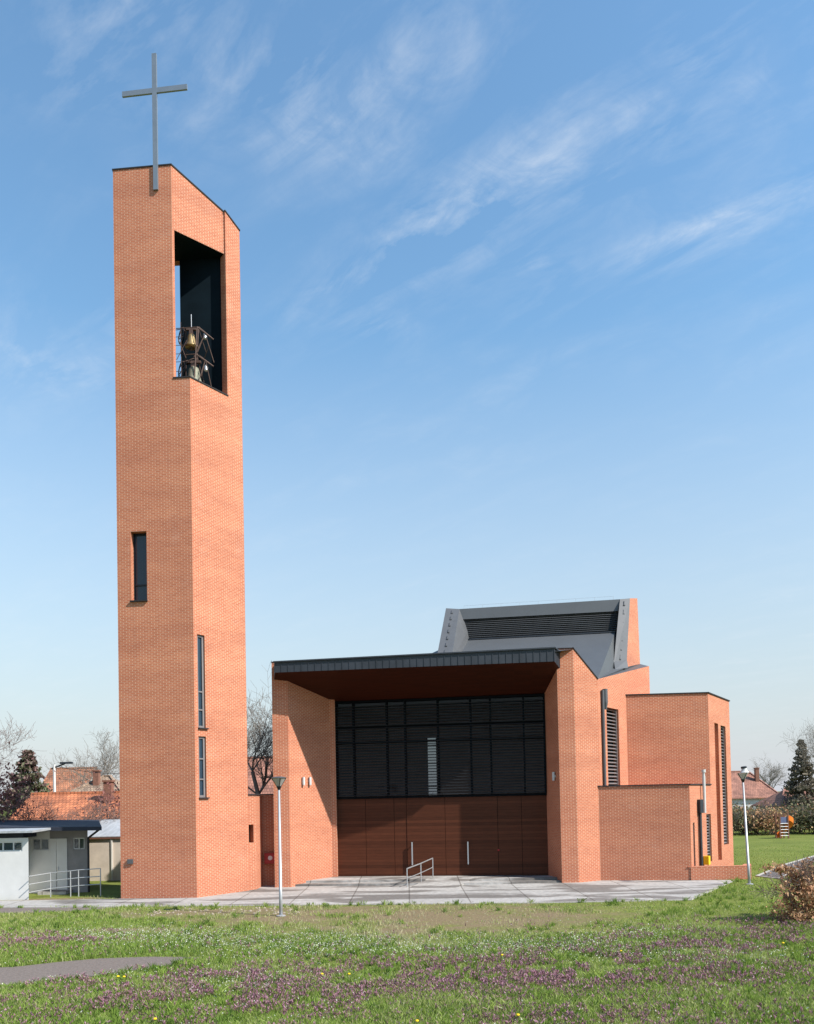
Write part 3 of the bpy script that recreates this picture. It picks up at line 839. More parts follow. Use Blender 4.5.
# roofs and the roof lantern
At = V3(A0, zA - .1); Ct = V3(lerp(Cc, Vp, .03), zC - .03); Vt = V3(Vp, zV - .01); Wt = V3(Wp, zW - .01)
SL = at(459.5, 640.5, 46.6); SR = at(615, 632.5, 45.6)
def on_plane(px, py, a, b, c):
    n = (b - a).cross(c - a); d = ray(px, py); return ORG + d * ((a - ORG).dot(n) / d.dot(n))
LB = on_plane(441, 664, SL, SR, Vt); RB = at(613.5, 668.2, 43.8)
print('plane', LB, RB)
OFB = at(626.5, 667, 44.6); OFT = at(630, 598.3, 46.4); OBT = at(637.3, 598.3, 48.6); OBB = at(640, 664, 48.2)
IFB = at(613.2, 669, 43.9); IFT = at(620, 599.2, 46.3)
LOB = at(436.2, 660, 42.4); LOT = at(446, 608.2, 46.9); LIB = at(451.3, 660, 42.4); LIT = at(459.3, 609, 46.9)
rf = MB()
def tri(*p): rf.poly(p)
rf.poly([SL, LB, Vt, SR]); tri(Vt, RB, SR); tri(LB, Ct, Vt)
tri(Vt, Wt, OBB); tri(Vt, OBB, OFB); tri(Vt, OFB, RB); tri(RB, OFB, SR)
tri(At, V3(FRp, 10.8), Ct); tri(At, Ct, LB)
NLt = V3(NBL, 10.8); NRt = V3(NBR, 11.1)
tri(At, LB, NLt); tri(LB, SL, NLt); tri(NLt, SL, NRt); tri(Wt, NRt, OBB); tri(OBB, NRt, SL)
tri(OBB, SL, SR)
part(rf, 'roof', M['zinc'])
rs = MB()                                            # standing seams on the front slope
for i in range(1, 12):
    t = i / 12; a = lerp(LB, Ct, t); b = lerp(SL, SR, t)
    if i > 0: pass
lan = MB(); back = (OBT - OFT); bvec = Vector((back.x, back.y, 0)) * 1.1
fin_r = MB()
IBT = IFT + (OBT - OFT); IBB = IFB + (OBB - OFB)
fin_r.poly([IFB, OFB, OFT, IFT]); fin_r.poly([IFT, OFT, OBT, IBT]); fin_r.poly([IFB, IFT, IBT, IBB])
for i in range(7):                                   # ladder hooks on the fin
    t = .12 + i * .13; c = lerp(lerp(IFB, OFB, .45), lerp(IFT, OFT, .45), t)
    fin_r.box(c + Vector((0, -.04, 0)), .10, .07, .045)
    c2 = lerp(lerp(IFB, OFB, .45), lerp(IFT, OFT, .45), t + .06); fin_r.bar(c + Vector((-.02, -.03, 0)), c2 + Vector((-.02, -.03, 0)), .04, .05)
nk = [lerp(IFB, IFT, -.01) + Vector((0, -.45, -.05)), lerp(OFB, OFT, -.01) + Vector((0, -.35, -.05))]
fin_r.poly([nk[0], nk[1], lerp(OFB, OFT, .10) + Vector((0, -.02, 0)), lerp(IFB, IFT, .10) + Vector((0, -.02, 0))])
fin_r.poly([nk[0], lerp(IFB, IFT, .10) + Vector((0, -.02, 0)), IFB])
lantern_side = MB(); lantern_side.poly([OFB, OBB, OBT, OFT])
lroot = None
lant = MB()
LBT = LOT + bvec; LBTi = LIT + bvec
# top beam, top, back
bt = 0.06
TBL, TBR = at(459.6, 619.5, 46.85), at(618.6, 611.0, 46.25)
lant.poly([TBL, TBR, IFT, LIT])
lant.poly([LIT, IFT, IBT, LBTi])
rec = Vector((bvec.x, bvec.y, 0)).normalized() * .3
lant.poly([TBL, TBL + rec, TBR + rec, TBR])
lant.poly([SL, SR, SR + rec, SL + rec])
backz = 10.5
lant.poly([V3(LBT, backz), LBT, OBT, V3(OBT, backz)])
lanto = part(lant, 'roof_lantern', M['zinc'])
part(fin_r, 'lantern_fin', M['zinc_fin'], lanto)
fin_l = MB()
LBBo = V3(LOB + bvec, LOB.z - 1); LBBi = V3(LIB + bvec, LIB.z - 1)
fin_l.poly([LOB, LIB, LIT, LOT]); fin_l.poly([LOT, LIT, LBTi, LBT]); fin_l.poly([LIB, LBBi, LBTi, LIT]); fin_l.poly([LOB, LOT, LBT, LBBo])
for i in range(7):
    t = .12 + i * .13; c = lerp(lerp(LOB, LIB, .5), lerp(LOT, LIT, .5), t)
    fin_l.box(c + Vector((0, -.04, 0)), .10, .07, .045)
    c2 = lerp(lerp(LOB, LIB, .5), lerp(LOT, LIT, .5), t + .06); fin_l.bar(c + Vector((-.02, -.03, 0)), c2 + Vector((-.02, -.03, 0)), .04, .05)
part(fin_l, 'lantern_fin', M['zinc_fin'], lanto)
part(lantern_side, 'lantern_wall', M['brick'], lanto)
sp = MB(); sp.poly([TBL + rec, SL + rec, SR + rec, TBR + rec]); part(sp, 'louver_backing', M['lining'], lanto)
ls = MB()
for i in range(11):
    t = (i + .5) / 11; ls.bar(lerp(TBL, SL, t) + rec * .55, lerp(TBR, SR, t) + rec * .55, .10, .02, up=Vector((0, .5, 1)).normalized())
part(ls, 'louver', M['zinc_fin'], lanto)
sill = MB(); sill.bar(SL + Vector((0, -.03, .03)), SR + Vector((0, -.03, .03)), .12, .07); part(sill, 'lantern_sill', M['zinc_dark'], lanto)
rd = MB(); rd.tube(LIT + Vector((.3, .3, .25)), IFT + Vector((-.3, .3, .25)), .006, n=5)
for i in range(9):
    q_ = lerp(LIT + Vector((.3, .3, 0)), IFT + Vector((-.3, .3, 0)), i / 8); rd.tube(q_, q_ + Vector((0, 0, .26)), .006, n=5)
part(rd, 'lightning_wire', M['steel'], lanto)
# rain pipes, flue
dp = MB(); q_ = lerp(Vp, Wp, .05); nrm = Vector(((Wp - Vp).y, -(Wp - Vp).x, 0)).normalized(); q_ = q_ + nrm * .09
dp.tube(V3(q_, zL), V3(q_, zat(604.5, 690, q_)), .075, n=10)
c = q_ + nrm * .06 + (Wp - Vp).normalized() * .16; dp.lathe((c.x, c.y, zat(607, 704, q_)), [(.07, -.25), (.13, .08), (.13, .74), (.11, .74)], 12)
part(dp, 'downpipe', M['zinc_fin'])
dn = (F2 - L1).normalized(); sn = Vector((dn.y, -dn.x, 0))
u = u_at(L1, F2, 698.4, 830); q_ = L1 + dn * u + sn * .1
dp = MB(); dp.box(V3(q_, (zat(698, 812, q_) + .45) / 2), .11, .11, zat(698, 812, q_) - .45, rz=.6)
dp.box(V3(q_, (zat(697, 799.5, q_) + zat(697, 813, q_)) / 2), .24, .24, zat(697, 799.5, q_) - zat(697, 813, q_), rz=.6)
part(dp, 'downpipe', M['zinc_dark'])
u = u_at(L1, F2, 701.0, 800); q_ = L1 + dn * u + sn * .16
fp = MB(); fp.tube(V3(q_, zat(701, 813, q_)), V3(q_, zat(700, 776, q_)), .075, n=12); fp.tube(V3(q_, zat(700, 776, q_)), V3(q_, zat(700, 772.5, q_)), .06, n=12); fp.tube(V3(q_, zat(700, 772.5, q_)), V3(q_, zat(700, 769.5, q_)), .1, n=12)
fp.bar(V3(q_, zat(701, 810, q_)), V3(q_ - sn * .16, zat(701, 810, q_)), .05, .05)
part(fp, 'flue_pipe', M['white_steel'])
u = u_at(L1, F2, 703.6, 860); q_ = L1 + dn * u + sn * .16
yb = thing('meter_box', 'small yellow box low on the brick side wall beside the dark rain pipe', 'meter box', (q_.x, q_.y, .6))
y_ = MB(); y_.box(V3(q_, zat(703, 860.3, q_)), .3, .25, .42, rz=.95); y_.build('box_body', M['yellow_paint'], yb)
y_ = MB(); y_.tube(V3(q_ + sn * .05, .3), V3(q_ + sn * .05, zat(703, 860.3, q_) - .2), .03); y_.build('pipe', M['yellow_paint'], yb)
vp_ = at(638.2, 690, 44); vm = MB(); vm.tube(vp_ + Vector((0, 0, -.5)), vp_, .07); part(vm, 'roof_vent', M['zinc_fin'])

# link wall between tower and church
K0 = P2 + Vector((-.15, .12, 0)); K1 = at(255.8, 850, P2.y + .45); K1.z = 0
K2 = Vector((K1.x + .05, K1.y + 1.6, 0)); K3 = Vector((A0.x + .35, K1.y + 1.7, 0))
zK = zat(254, 795.3, K1)
lk = MB()
d_ = (K1 - K0).length
lk.wall(K0, K1, -.3, zK, holes=[(u_at(K0, K1, 248.9, 836), u_at(K0, K1, 253.6, 836), zat(251, 842.5, K1), zat(251, 824.5, K1))], depth=.35)
lk.wall(K1, K2, -.3, zK); lk.wall(K2, K3, -.3, zK)
lk.poly([V3(p, zK) for p in (K0, K1, K2, K3, K3 + Vector((0, .4, 0)), K2 + Vector((-.4, .4, 0)), K0 + Vector((0, 1.2, 0)))])
lk.wall(K3 + Vector((0, .4, 0)), K2 + Vector((-.4, .4, 0)), -.3, zK)
link = thing('brick_wall', 'low brick link wall joining the bell tower and the church porch', 'wall', (K1.x, K1.y, 0))
lk.build('wall_face', M['brick'], link)
cpm = MB(); coping(cpm, [V3(K0, zK), V3(K1, zK), V3(K2, zK), V3(K3, zK)], .1, .06); cpm.build('coping', M['coping'], link)
g = MB(); n_ = Vector(((K1 - K0).y, -(K1 - K0).x, 0)).normalized()
ua, ub_ = u_at(K0, K1, 248.9, 836), u_at(K0, K1, 253.6, 836); za, zb = zat(251, 842.5, K1), zat(251, 824.5, K1); dd = (K1 - K0).normalized()
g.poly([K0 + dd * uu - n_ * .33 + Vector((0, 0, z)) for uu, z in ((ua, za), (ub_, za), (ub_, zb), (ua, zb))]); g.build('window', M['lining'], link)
# red wall box
hb = at(270.2, 858.2, K2.y - .14)
red = thing('hydrant_box', 'small red cabinet fixed to the shaded brick link wall', 'cabinet', tuple(hb))
r_ = MB(); r_.box(hb, .52, .22, .52); r_.build('cabinet_body', M['red_paint'], red)
r_ = MB(); r_.box(hb + Vector((.02, -.115, 0)), .46, .012, .46); dro = r_.build('cabinet_door', M['red_paint'], red)
r_ = MB(); r_.lathe(hb + Vector((.02, -.125, .02)), [(.11, 0), (.11, .008), (.06, .01)], 14, axis=(0, -1, 0)); r_.build('emblem', M['white_steel'], dro)

# low planter wall
Q0 = L1 + Vector((-.05, -.03, 0)); Q1 = G(751.5, 879.2); Q2 = Q1 + Vector((.55, 1.3, 0))
zq = zat(720, 866.8, lerp(Q0, Q1, .5))
pl = MB(); pl.wall(Q0, Q1, -.3, zq); pl.wall(Q1, Q2, -.3, zq)
o1 = Vector((-.3, .3, 0))
pl.poly([V3(Q0, zq), V3(Q1, zq), V3(Q2, zq), V3(Q2 + Vector((-.36, .05, 0)), zq), V3(Q1 + o1, zq), V3(Q0 + Vector((.25, .3, 0)), zq)])
pl.wall(Q1 + o1, Q0 + Vector((.25, .3, 0)), -.3, zq); pl.wall(Q2 + Vector((-.36, .05, 0)), Q1 + o1, -.3, zq); pl.wall(Q2, Q2 + Vector((-.36, .05, 0)), -.3, zq)
pr = thing('planter_wall', 'knee high brick retaining wall at the right foot of the church', 'low wall', (Q0.x, Q0.y, 0))
pl.build('wall_face', M['brick'], pr)
cpm = MB(); coping(cpm, [V3(Q0 + Vector((.03, .15, 0)), zq), V3(Q1 + Vector((-.12, .15, 0)), zq)], .3, .03); cpm.build('coping', M['brick'], pr)

# ================================================================== STREET FURNITURE
def lamp(px, py_base, py_top, label, tilt=0.0, lid_off=False):
    b = G(px, py_base); H = zat(px, py_top, b)
    t = thing('street_lamp', label, 'street lamp', tuple(b), 'park lamps on galvanised poles')
    p = MB(); p.tube(b + Vector((0, 0, -.1)), b + Vector((0, 0, 1.0)), .065, .058, 12); p.tube(b + Vector((0, 0, 1.0)), b + Vector((0, 0, H - .42)), .058, .04, 12)
    p.build('pole', M['galv'], t, smooth=True)
    f = MB(); f.lathe(b, [(.17, 0), (.17, .03), (.08, .05)], 12); f.build('base_plate', M['galv'], t)
    k = MB(); k.lathe(b + Vector((0, 0, H - .45)), [(.045, 0), (.06, .05), (.10, .12), (.05, .15)], 12)
    for q in range(4):
        a = q * math.pi / 2 + .35
        k.tube(b + Vector((.06 * math.cos(a), .06 * math.sin(a), H - .34)), b + Vector((.26 * math.cos(a), .26 * math.sin(a), H - .03)), .016, n=5)
    k.build('bracket', M['frame_dark'], t)
    g = MB(); g.lathe(b + Vector((0, 0, H - .33)), [(.07, 0), (.25, .29)], 20); hd = g.build('lamp_shade', M['lamp_glass'], t, smooth=False)
    l = MB()
    if lid_off:
        l.lathe(b + Vector((.09, 0, H - .03)), [(.2, 0), (.2, .02), (.13, .1), (.1, .22)], 20)
        l.build('lid_dome', M['white_steel'], t)
        l = MB(); l.lathe(b + Vector((.08, 0, H + .17)), [(.03, -.05), (.12, 0), (.13, .06), (.1, .09)], 16, axis=(-.1, 0, 1))
        l.build('lid', M['zinc_dark'], t)
    else:
        l.lathe(b + Vector((0, 0, H - .035)), [(.27, 0), (.275, .02), (.2, .05), (.05, .07)], 20)
        l.build('lid', M['zinc_fin'], t)
    if tilt: t.rotation_euler = (0, tilt, 0)
    return t
lamp(281.0, 916.0, 777.3, 'straight street lamp in front of the left brick pier of the church porch')
lamp(749.5, 884.5, 772.0, 'leaning street lamp with an open lid on the lawn by the planter wall', rad(-1.9), True)

hr = thing('handrail', 'grey metal handrail beside the ramp up to the church doors', 'handrail', tuple(G(407.3, 887.5)))
pb = [(G(407.3, 887.5), 868.6, 407.0), (lerp(G(407.3, 887.5), RT0, .5), 863.4, 420.2), (Vector((RT0.x - .05, RT0.y, FLOOR)), 858.2, 432.8)]
tops_ = []
for i, (b, yt, xt) in enumerate(pb):
    z = zat(xt, yt, b); tops_.append(Vector((b.x, b.y, z)))
hm = MB()
for (b, _, _), t in zip(pb, tops_):
    pm = MB(); pm.tube(b + Vector((0, 0, -.02)), t, .026, n=8); pm.build('post', M['steel'], hr)
rm = MB()
for a, b in zip(tops_, tops_[1:]): rm.tube(a, b, .03, n=8)
rm.build('top_rail', M['steel'], hr)
rm = MB()
lowd = (.45, .45, .45)
for i in range(2):
    a, b = tops_[i].copy(), tops_[i + 1].copy(); a.z -= .45; b.z -= .45; rm.tube(a, b, .022, n=8)
rm.build('mid_rail', M['steel'], hr)

# ================================================================== LEFT: SERVICE HUT AND HOUSES
hut = thing('service_hut', 'white flat roofed hut with dark felt roof left of the bell tower', 'hut', tuple(at(45, 890, 38)))
hz = lambda px, py, Y: zat(px, py, (0, Y))
Yf, Yb = 35.9, 38.5
xl = -24.0
xa = at(28.6, 870, Yf).x; xb = at(88.0, 870, Yb).x
zr = 2.72
wv = MB()
wa, wb_ = at(-8, 860, Yf).x, at(22.5, 860, Yf).x
# front bay with window
base = Vector((xl, Yf, 0))
wv.wall((xl, Yf), (xa, Yf), -.2, zr, holes=[(wa - xl, wb_ - xl, hz(10, 851.5, Yf), hz(10, 841.5, Yf))], depth=.12)
xa2 = xa * Yb / Yf - .04
wv.wall((xa, Yf), (xa2, Yb), -.2, zr)
wv.build('bay_wall', M['white_paint'], hut)
infill(hut, (xl, Yf), (xa, Yf), wa - xl, wb_ - xl, hz(10, 851.5, Yf), hz(10, 841.5, Yf), .1, M['glass_blue'], .06, vbars=[at(x, 846, Yf).x - xl for x in (2.5, 13)], mat_frame=M['white_paint'])
d0, d1 = at(50.5, 870, Yb).x, at(67.5, 870, Yb).x
wv = MB()
zt = hz(45, 831, Yb) + .25
w1, w2 = at(32, 845, Yb).x, at(49, 845, Yb).x; w3, w4 = at(73, 845, Yb).x, at(84.5, 845, Yb).x
zw1, zw0 = hz(45, 838.5, Yb), hz(45, 850.0, Yb)
wv.wall((xa2, Yb), (d0 - .02, Yb), -.2, zt, holes=[(w1 - xa2, w2 - xa2, zw0, zw1)], depth=.12)
wv.build('rear_wall', M['white_paint'], hut)
infill(hut, (xa2, Yb), (d0, Yb), w1 - xa2, w2 - xa2, zw0, zw1, .1, M['glass_blue'], .05, vbars=[(w1 + w2) / 2 - xa2], mat_frame=M['white_steel'])
wv = MB(); wv.wall((d0 - .02, Yb - .003), (d1, Yb - .003), hz(60, 838.5, Yb), zt); wv.wall((d1, Yb), (xb, Yb), -.2, zt, holes=[(w3 - d1, w4 - d1, zw0, zw1)], depth=.12)
wv.wall((xb, Yb), (xb * (Yb + 4) / Yb - .1, Yb + 4), -.2, zt)
wv.build('rear_wall', M['grey_plaster'], hut, )
infill(hut, (d1, Yb), (xb, Yb), w3 - d1, w4 - d1, zw0, zw1, .1, M['glass_blue'], .05, vbars=[(w3 + w4) / 2 - d1], mat_frame=M['white_steel'])
dm = MB()
dmid = d0 + (d1 - d0) * .38
for a, b in ((d0, dmid - .015), (dmid + .015, d1)):
    dm.box(((a + b) / 2, Yb - .02, (hz(60, 838.5, Yb) + .15) / 2 + .0), b - a, .05, hz(60, 838.5, Yb) - .15)
do = dm.build('door', M['white_paint'], hut)
hmn = MB(); hmn.box((dmid + .08, Yb - .07, 1.15), .03, .05, .16); hmn.build('door_handle', M['steel'], do)
sp_ = MB(); sp_.box(((d0 + d1) / 2, Yb - .35, .04), d1 - d0 + .5, .9, .2); sp_.build('door_step', M['concrete'], hut)
rfm = MB()
zrf = hz(98, 830.5, 37.2)
xr = at(100.5, 828, 37.2).x
roofp = [Vector((xl - 1, 37.35, 0)), Vector((xr, 37.35, 0)), Vector((xr * 43.5 / 37.2 - .1, 43.5, 0)), Vector((xl - 1, 43.5, 0))]
rfm.prism(roofp, [3.02, 2.93, 2.98, 3.1], [3.22, 3.10, 3.3, 3.45])
rfm.build('roof', M['felt'], hut)
rfm = MB(); xk = at(33.5, 832, 35.6).x
rfm.prism([Vector((xl - 1, 35.5, 0)), Vector((xk, 35.5, 0)), Vector((xk, 37.33, 0)), Vector((xl - 1, 37.33, 0))], [2.95, 2.95, 3.0, 3.0], [3.05, 3.04, 3.10, 3.10])
rfm.build('bay_roof', M['sheet'], hut)
rfm = MB(); rfm.box(((xl + xa) / 2 - .1, 36.6, 2.83), xa - xl - .3, 1.3, .22); rfm.build('eave_shade_strip', M['felt'], hut)  # dark strip added to stand for the shade under the bay eaves
gp = MB(); a = Vector((xr - .12, 37.4, 2.98)); b = Vector((xb + .06, Yb - .08, 2.55)); gp.tube(a, b, .05); gp.tube(b, Vector((b.x, b.y, 0)), .05)
gp.build('downpipe', M['frame_dark'], hut)
# hut handrail
hy = 36.7
hr2 = thing('handrail', 'pale tubular handrail in front of the white hut', 'handrail', tuple(at(60, 893, hy)))
pxs = [(28.5, 35.6), (50.5, hy), (70.5, hy), (78.5, hy), (100.5, hy)]
tpz = {28.5: 876.5, 50.5: 873, 70.5: 871, 78.5: 870, 100.5: 868.5}
rl_ = [Vector((at(x, 880, y).x, y, 0)) for x, y in pxs]
for q_, (x, y) in zip(rl_[1:], pxs[1:]):
    pm = MB(); pm.tube(q_, V3(q_, zat(x, tpz[x], q_)), .025, n=6); pm.build('post', M['galv'], hr2)
rm = MB()
for k, dz in enumerate((0, .35, .7)):
    zs = [max(.1, zat(x, tpz[x], q_) - dz) for q_, (x, y) in zip(rl_, pxs)]
    for i in range(len(rl_) - 1): rm.tube(V3(rl_[i], zs[i]), V3(rl_[i + 1], zs[i + 1]), .022, n=6)
rm.build('rail', M['galv'], hr2)

def house(name, label, x0, x1, y0, y1, eave, ridge, roof_m, wall_m, hip=0.0, chimneys=(), windows=(), over=.4, cat='house', group=None):
    t = thing(name, label, cat, ((x0 + x1) / 2, y0, 0), group)
    w = MB(); ym = (y0 + y1) / 2
    hs = []
    w.wall((x0, y0), (x1, y0), -.3, eave, holes=[(a - x0, b - x0, c, e) for a, b, c, e in windows], depth=.12)
    w.wall((x1, y1), (x0, y1), -.3, eave)
    for (xx, s) in ((x1, 1), (x0, -1)):
        p, q = ((xx, y0), (xx, y1)) if s > 0 else ((xx, y1), (xx, y0))
        w.wall(p, q, -.3, eave)
        if hip == 0:
            w.poly([Vector((xx, p[1], eave)), Vector((xx, q[1], eave)), Vector((xx, ym, ridge - .1))])
    w.build('wall', wall_m, t)
    for a, b, c, e in windows: infill(t, (x0, y0), (x1, y0), a - x0, b - x0, c, e, .1, M['glass_blue'], .07, vbars=[(a + b) / 2 - x0], mat_frame=M['white_steel'])
    sl_ = (ridge - eave) / ((y1 - y0) / 2); ez = eave - over * sl_
    A = Vector((x0 - over, y0 - over, ez)); B = Vector((x1 + over, y0 - over, ez)); C_ = Vector((x1 + over, y1 + over, ez)); D = Vector((x0 - over, y1 + over, ez))
    R0 = Vector((x0 - over + hip, ym, ridge)); R1 = Vector((x1 + over - hip, ym, ridge))
    r = MB(); up_ = Vector((0, 0, .14))
    r.poly([A, B, R1, R0]); r.poly([C_, D, R0, R1])
    if hip > 0: r.poly([B, C_, R1]); r.poly([D, A, R0])
    r.poly([p - up_ for p in (A, D, C_, B)])
    for p, q in ((A, B), (B, C_), (C_, D), (D, A)): r.poly([p - up_, q - up_, q, p])
    r.bar(R0 + Vector((0, 0, .03)), R1 + Vector((0, 0, .03)), .26, .14)
    if hip > 0:
        for p, q in ((A, R0), (B, R1)): r.bar(p + Vector((0, 0, .05)), q + Vector((0, 0, .05)), .22, .12)
    ro = r.build('roof', roof_m, t)
    for (cx_, cy_, cw, ct) in chimneys:
        c = MB(); c.box((cx_, cy_, (ct + eave) / 2), cw, cw, ct - eave); c.box((cx_, cy_, ct + .06), cw + .14, cw + .14, .12)
        c.build('chimney', M['chimney'], ro)
    return t
X = lambda px, Y: at(px, 800, Y).x
house('cottage', 'low cottage with a wide bright red tiled roof behind the white hut', X(12, 50), X(140, 50), 50, 57, 3.2, hz(60, 793.5, 53.5), M['tile_red'], M['pale_plaster'],
      chimneys=[(X(107, 52), 52.3, .5, hz(107, 782, 52.3))])
house('cottage', 'cottage with a hipped weathered tan tile roof behind the red roofed cottage', X(48, 62), X(128, 62), 62, 70, 4.2, hz(90, 776.5, 66), M['tile_tan'], M['pale_plaster'], hip=3.2,
      chimneys=[(X(93, 64), 64.8, .45, hz(93, 771.5, 64.8))])
house('cottage', 'farthest cottage with a plain orange tiled roof behind the pale lamp pole', X(38, 86), X(79, 86), 86, 94, 5.0, hz(60, 768.5, 90), M['tile_orange'], M['pale_plaster'])
house('cottage', 'cottage with an old dark red roof seen between bell tower and church', X(226, 72), X(290, 72), 72, 80, 4.0, hz(258, 757.5, 76), M['tile_old'], M['pale_plaster'])
# shed in the gap
shed = thing('garden_shed', 'pale rendered shed with a light sheet roof between hut and tower', 'shed', tuple(at(106, 884, 44)))
s_ = MB(); sx0, sx1 = X(80, 44), X(140, 44); s_.wall((sx0, 44), (sx1, 44), -.2, hz(106, 838, 44)); s_.wall((sx1, 44), (sx1, 48), -.2, hz(106, 838, 44)); s_.wall((sx0, 48), (sx0, 44), -.2, hz(106, 838, 44)); s_.build('wall', M['cream_plaster'], shed)
s_ = MB(); za, zb = hz(106, 836.5, 43.7), hz(106, 819.5, 47)
s_.prism([Vector((sx0 - .2, 43.9, 0)), Vector((sx1, 43.9, 0)), Vector((sx1, 47.2, 0)), Vector((sx0 - .2, 47.2, 0))], [za - .06, za - .06, zb - .06, zb - .06], [za, za, zb, zb]); s_.build('roof', M['sheet'], shed)
s_ = MB(); s_.box(((sx0 + sx1) / 2, 43.93, hz(106, 838.2, 43.7)), sx1 - sx0, .06, .1); s_.build('eave_board', M['brown_paint'], shed)
s_ = MB(); s_.box((X(111.5, 44), 43.97, 1.2), .08, .06, 2.4); s_.build('drainpipe', M['pale_plaster'], shed)
# lamp pole among the houses
up_ = at(54.5, 795, 60); pole = thing('utility_pole', 'pale thin pole with a side arm among the left cottages', 'pole', (up_.x, 60, 0))
z1 = hz(54.5, 764.5, 60); p = MB(); p.tube((up_.x, 60, -.3), (up_.x, 60, z1), .13, .09, 10); p.build('pole_shaft', M['white_paint'], pole)
p = MB(); p.tube((up_.x - .2, 60, z1 - .3), (up_.x + 1.0, 60, z1 + .12), .05); p.build('arm', M['frame_dark'], pole)
p = MB(); p.box((up_.x + .9, 60, z1 + .1), .9, .22, .14); p.build('lamp_head', M['zinc_dark'], pole)
p = MB()
for k in range(12):
    t0, t1 = k / 12, (k + 1) / 12
    sag = lambda t: Vector((up_.x + t * 14, 60 + 1 * t, z1 - .1 + 1.2 * t - 1.2 * 4 * t * (1 - t)))
    p.tube(sag(t0), sag(t1), .018, n=4)
p.build('cable', M['frame_dark'], pole)

# right: houses
house('cottage', 'cottage with a long red roof and white wall beyond the lawn on the right', X(722, 112), X(779, 112), 112, 122, 3.5, hz(760, 771, 117), M['tile_old'], M['white_paint'], hip=2.5,
      chimneys=[(X(757.5, 115), 115, .5, hz(757.5, 768.5, 115))], windows=[(X(770, 112), X(774, 112), 1.4, 2.7)])
house('cottage', 'small cottage with a brown roof half hidden behind the bare shrubs on the right', X(783, 100), X(835, 100), 100, 108, 2.4, hz(800, 789, 104), M['tile_old'], M['white_paint'], hip=2.5,
      windows=[(X(792, 100), X(795, 100), 1.0, 2.0)])

# slide
Ysl = 70.0
slb = at(783.5, 838, Ysl); sld = thing('playground_slide', 'playground slide with orange chute and ladder on the far lawn', 'slide', (slb.x, Ysl, 0))
xs0, xs1 = X(779.3, Ysl), X(787.3, Ysl)
z1 = hz(783, 813, Ysl); zpf = hz(783, 820.5, Ysl)
for (x, y) in ((xs0, Ysl), (xs1, Ysl), (xs0, Ysl + .8), (xs1, Ysl + .8)):
    p = MB(); p.box((x, y, z1 / 2), .1, .1, z1); p.build('post', M['brown_paint'], sld)
p = MB(); p.box(((xs0 + xs1) / 2, Ysl + .4, zpf - .3), xs1 - xs0 - .1, .75, .08); p.build('platform', M['brown_paint'], sld)
p = MB()
for k in range(5): p.tube((xs0, Ysl - .02, .25 + k * .26), (xs1, Ysl - .02, .25 + k * .26), .035)
p.build('ladder_rung', M['steel'], sld)
p = MB(); p.box(((xs0 + xs1) / 2, Ysl + .02, zpf + .05), xs1 - xs0 - .1, .04, .5); p.build('side_panel', M['blue_grey_paint'], sld)
p = MB(); K = 16; rows = []
for k in range(K + 1):
    t = k / K; a = math.pi * 1.15 * t
    c = Vector((xs1 + .42 * math.sin(a) + .02, Ysl + .4 + .55 * (1 - math.cos(a)), zpf + .02 - 1.75 * t ** 1.3))
    o_ = Vector((math.sin(a), -math.cos(a), 0)) * .38
    rows.append([c + o_ + Vector((0, 0, .42)), c + o_ * .95, c - o_ * .8, c - o_ * .9 + Vector((0, 0, .3))])
for A, B in zip(rows, rows[1:]):
    for k in range(3): p.poly([A[k], A[k + 1], B[k + 1], B[k]])
ch = p.build('chute', M['orange_plastic'], sld)
md = ch.modifiers.new('thickness', 'SOLIDIFY'); md.thickness = .05

# ================================================================== TREES
class Tubes:
    """many thin tapered tubes built with numpy"""
    def __init__(s): s.a = []; s.b = []; s.r0 = []; s.r1 = []
    def add(s, a, b, r0, r1): s.a.append(tuple(a)); s.b.append(tuple(b)); s.r0.append(r0); s.r1.append(r1)
    def build(s, name, mat, parent, n=4):
        a = np.array(s.a); b = np.array(s.b); r0 = np.array(s.r0)[:, None]; r1 = np.array(s.r1)[:, None]
        x = b - a; x /= np.linalg.norm(x, axis=1)[:, None]
        t = np.where(np.abs(x[:, 2:3]) < .9, np.array([[0, 0, 1.0]]), np.array([[1.0, 0, 0]]))
        y = np.cross(t, x); y /= np.linalg.norm(y, axis=1)[:, None]; z = np.cross(x, y)
        V = []
        for k in range(n):
            w = y * math.cos(2 * math.pi * k / n) + z * math.sin(2 * math.pi * k / n); V.append(a + w * r0)
        for k in range(n):
            w = y * math.cos(2 * math.pi * k / n) + z * math.sin(2 * math.pi * k / n); V.append(b + w * r1)
        V = np.stack(V, 1).reshape(-1, 3)
        loc = parent_world(parent); V = V - np.array(loc)
        N_ = len(a); base = (np.arange(N_) * 2 * n)[:, None]
        Fs = np.concatenate([base + np.array([[k, (k + 1) % n, n + (k + 1) % n, n + k]]) for k in range(n)], 0)
        me = bpy.data.meshes.new(name); fast_mesh(me, V, Fs, 4)
        me.materials.append(mat)
        o = bpy.data.objects.new(name, me); COL.objects.link(o); o.parent = parent
        return o

def fast_mesh(me, V, Fs, k):
    me.vertices.add(len(V)); me.vertices.foreach_set('co', np.ascontiguousarray(V, dtype=np.float32).ravel())
    me.loops.add(len(Fs) * k); me.loops.foreach_set('vertex_index', np.ascontiguousarray(Fs, dtype=np.int32).ravel())
    me.polygons.add(len(Fs)); me.polygons.foreach_set('loop_start', np.arange(0, len(Fs) * k, k, dtype=np.int32))
    me.update(calc_edges=True)

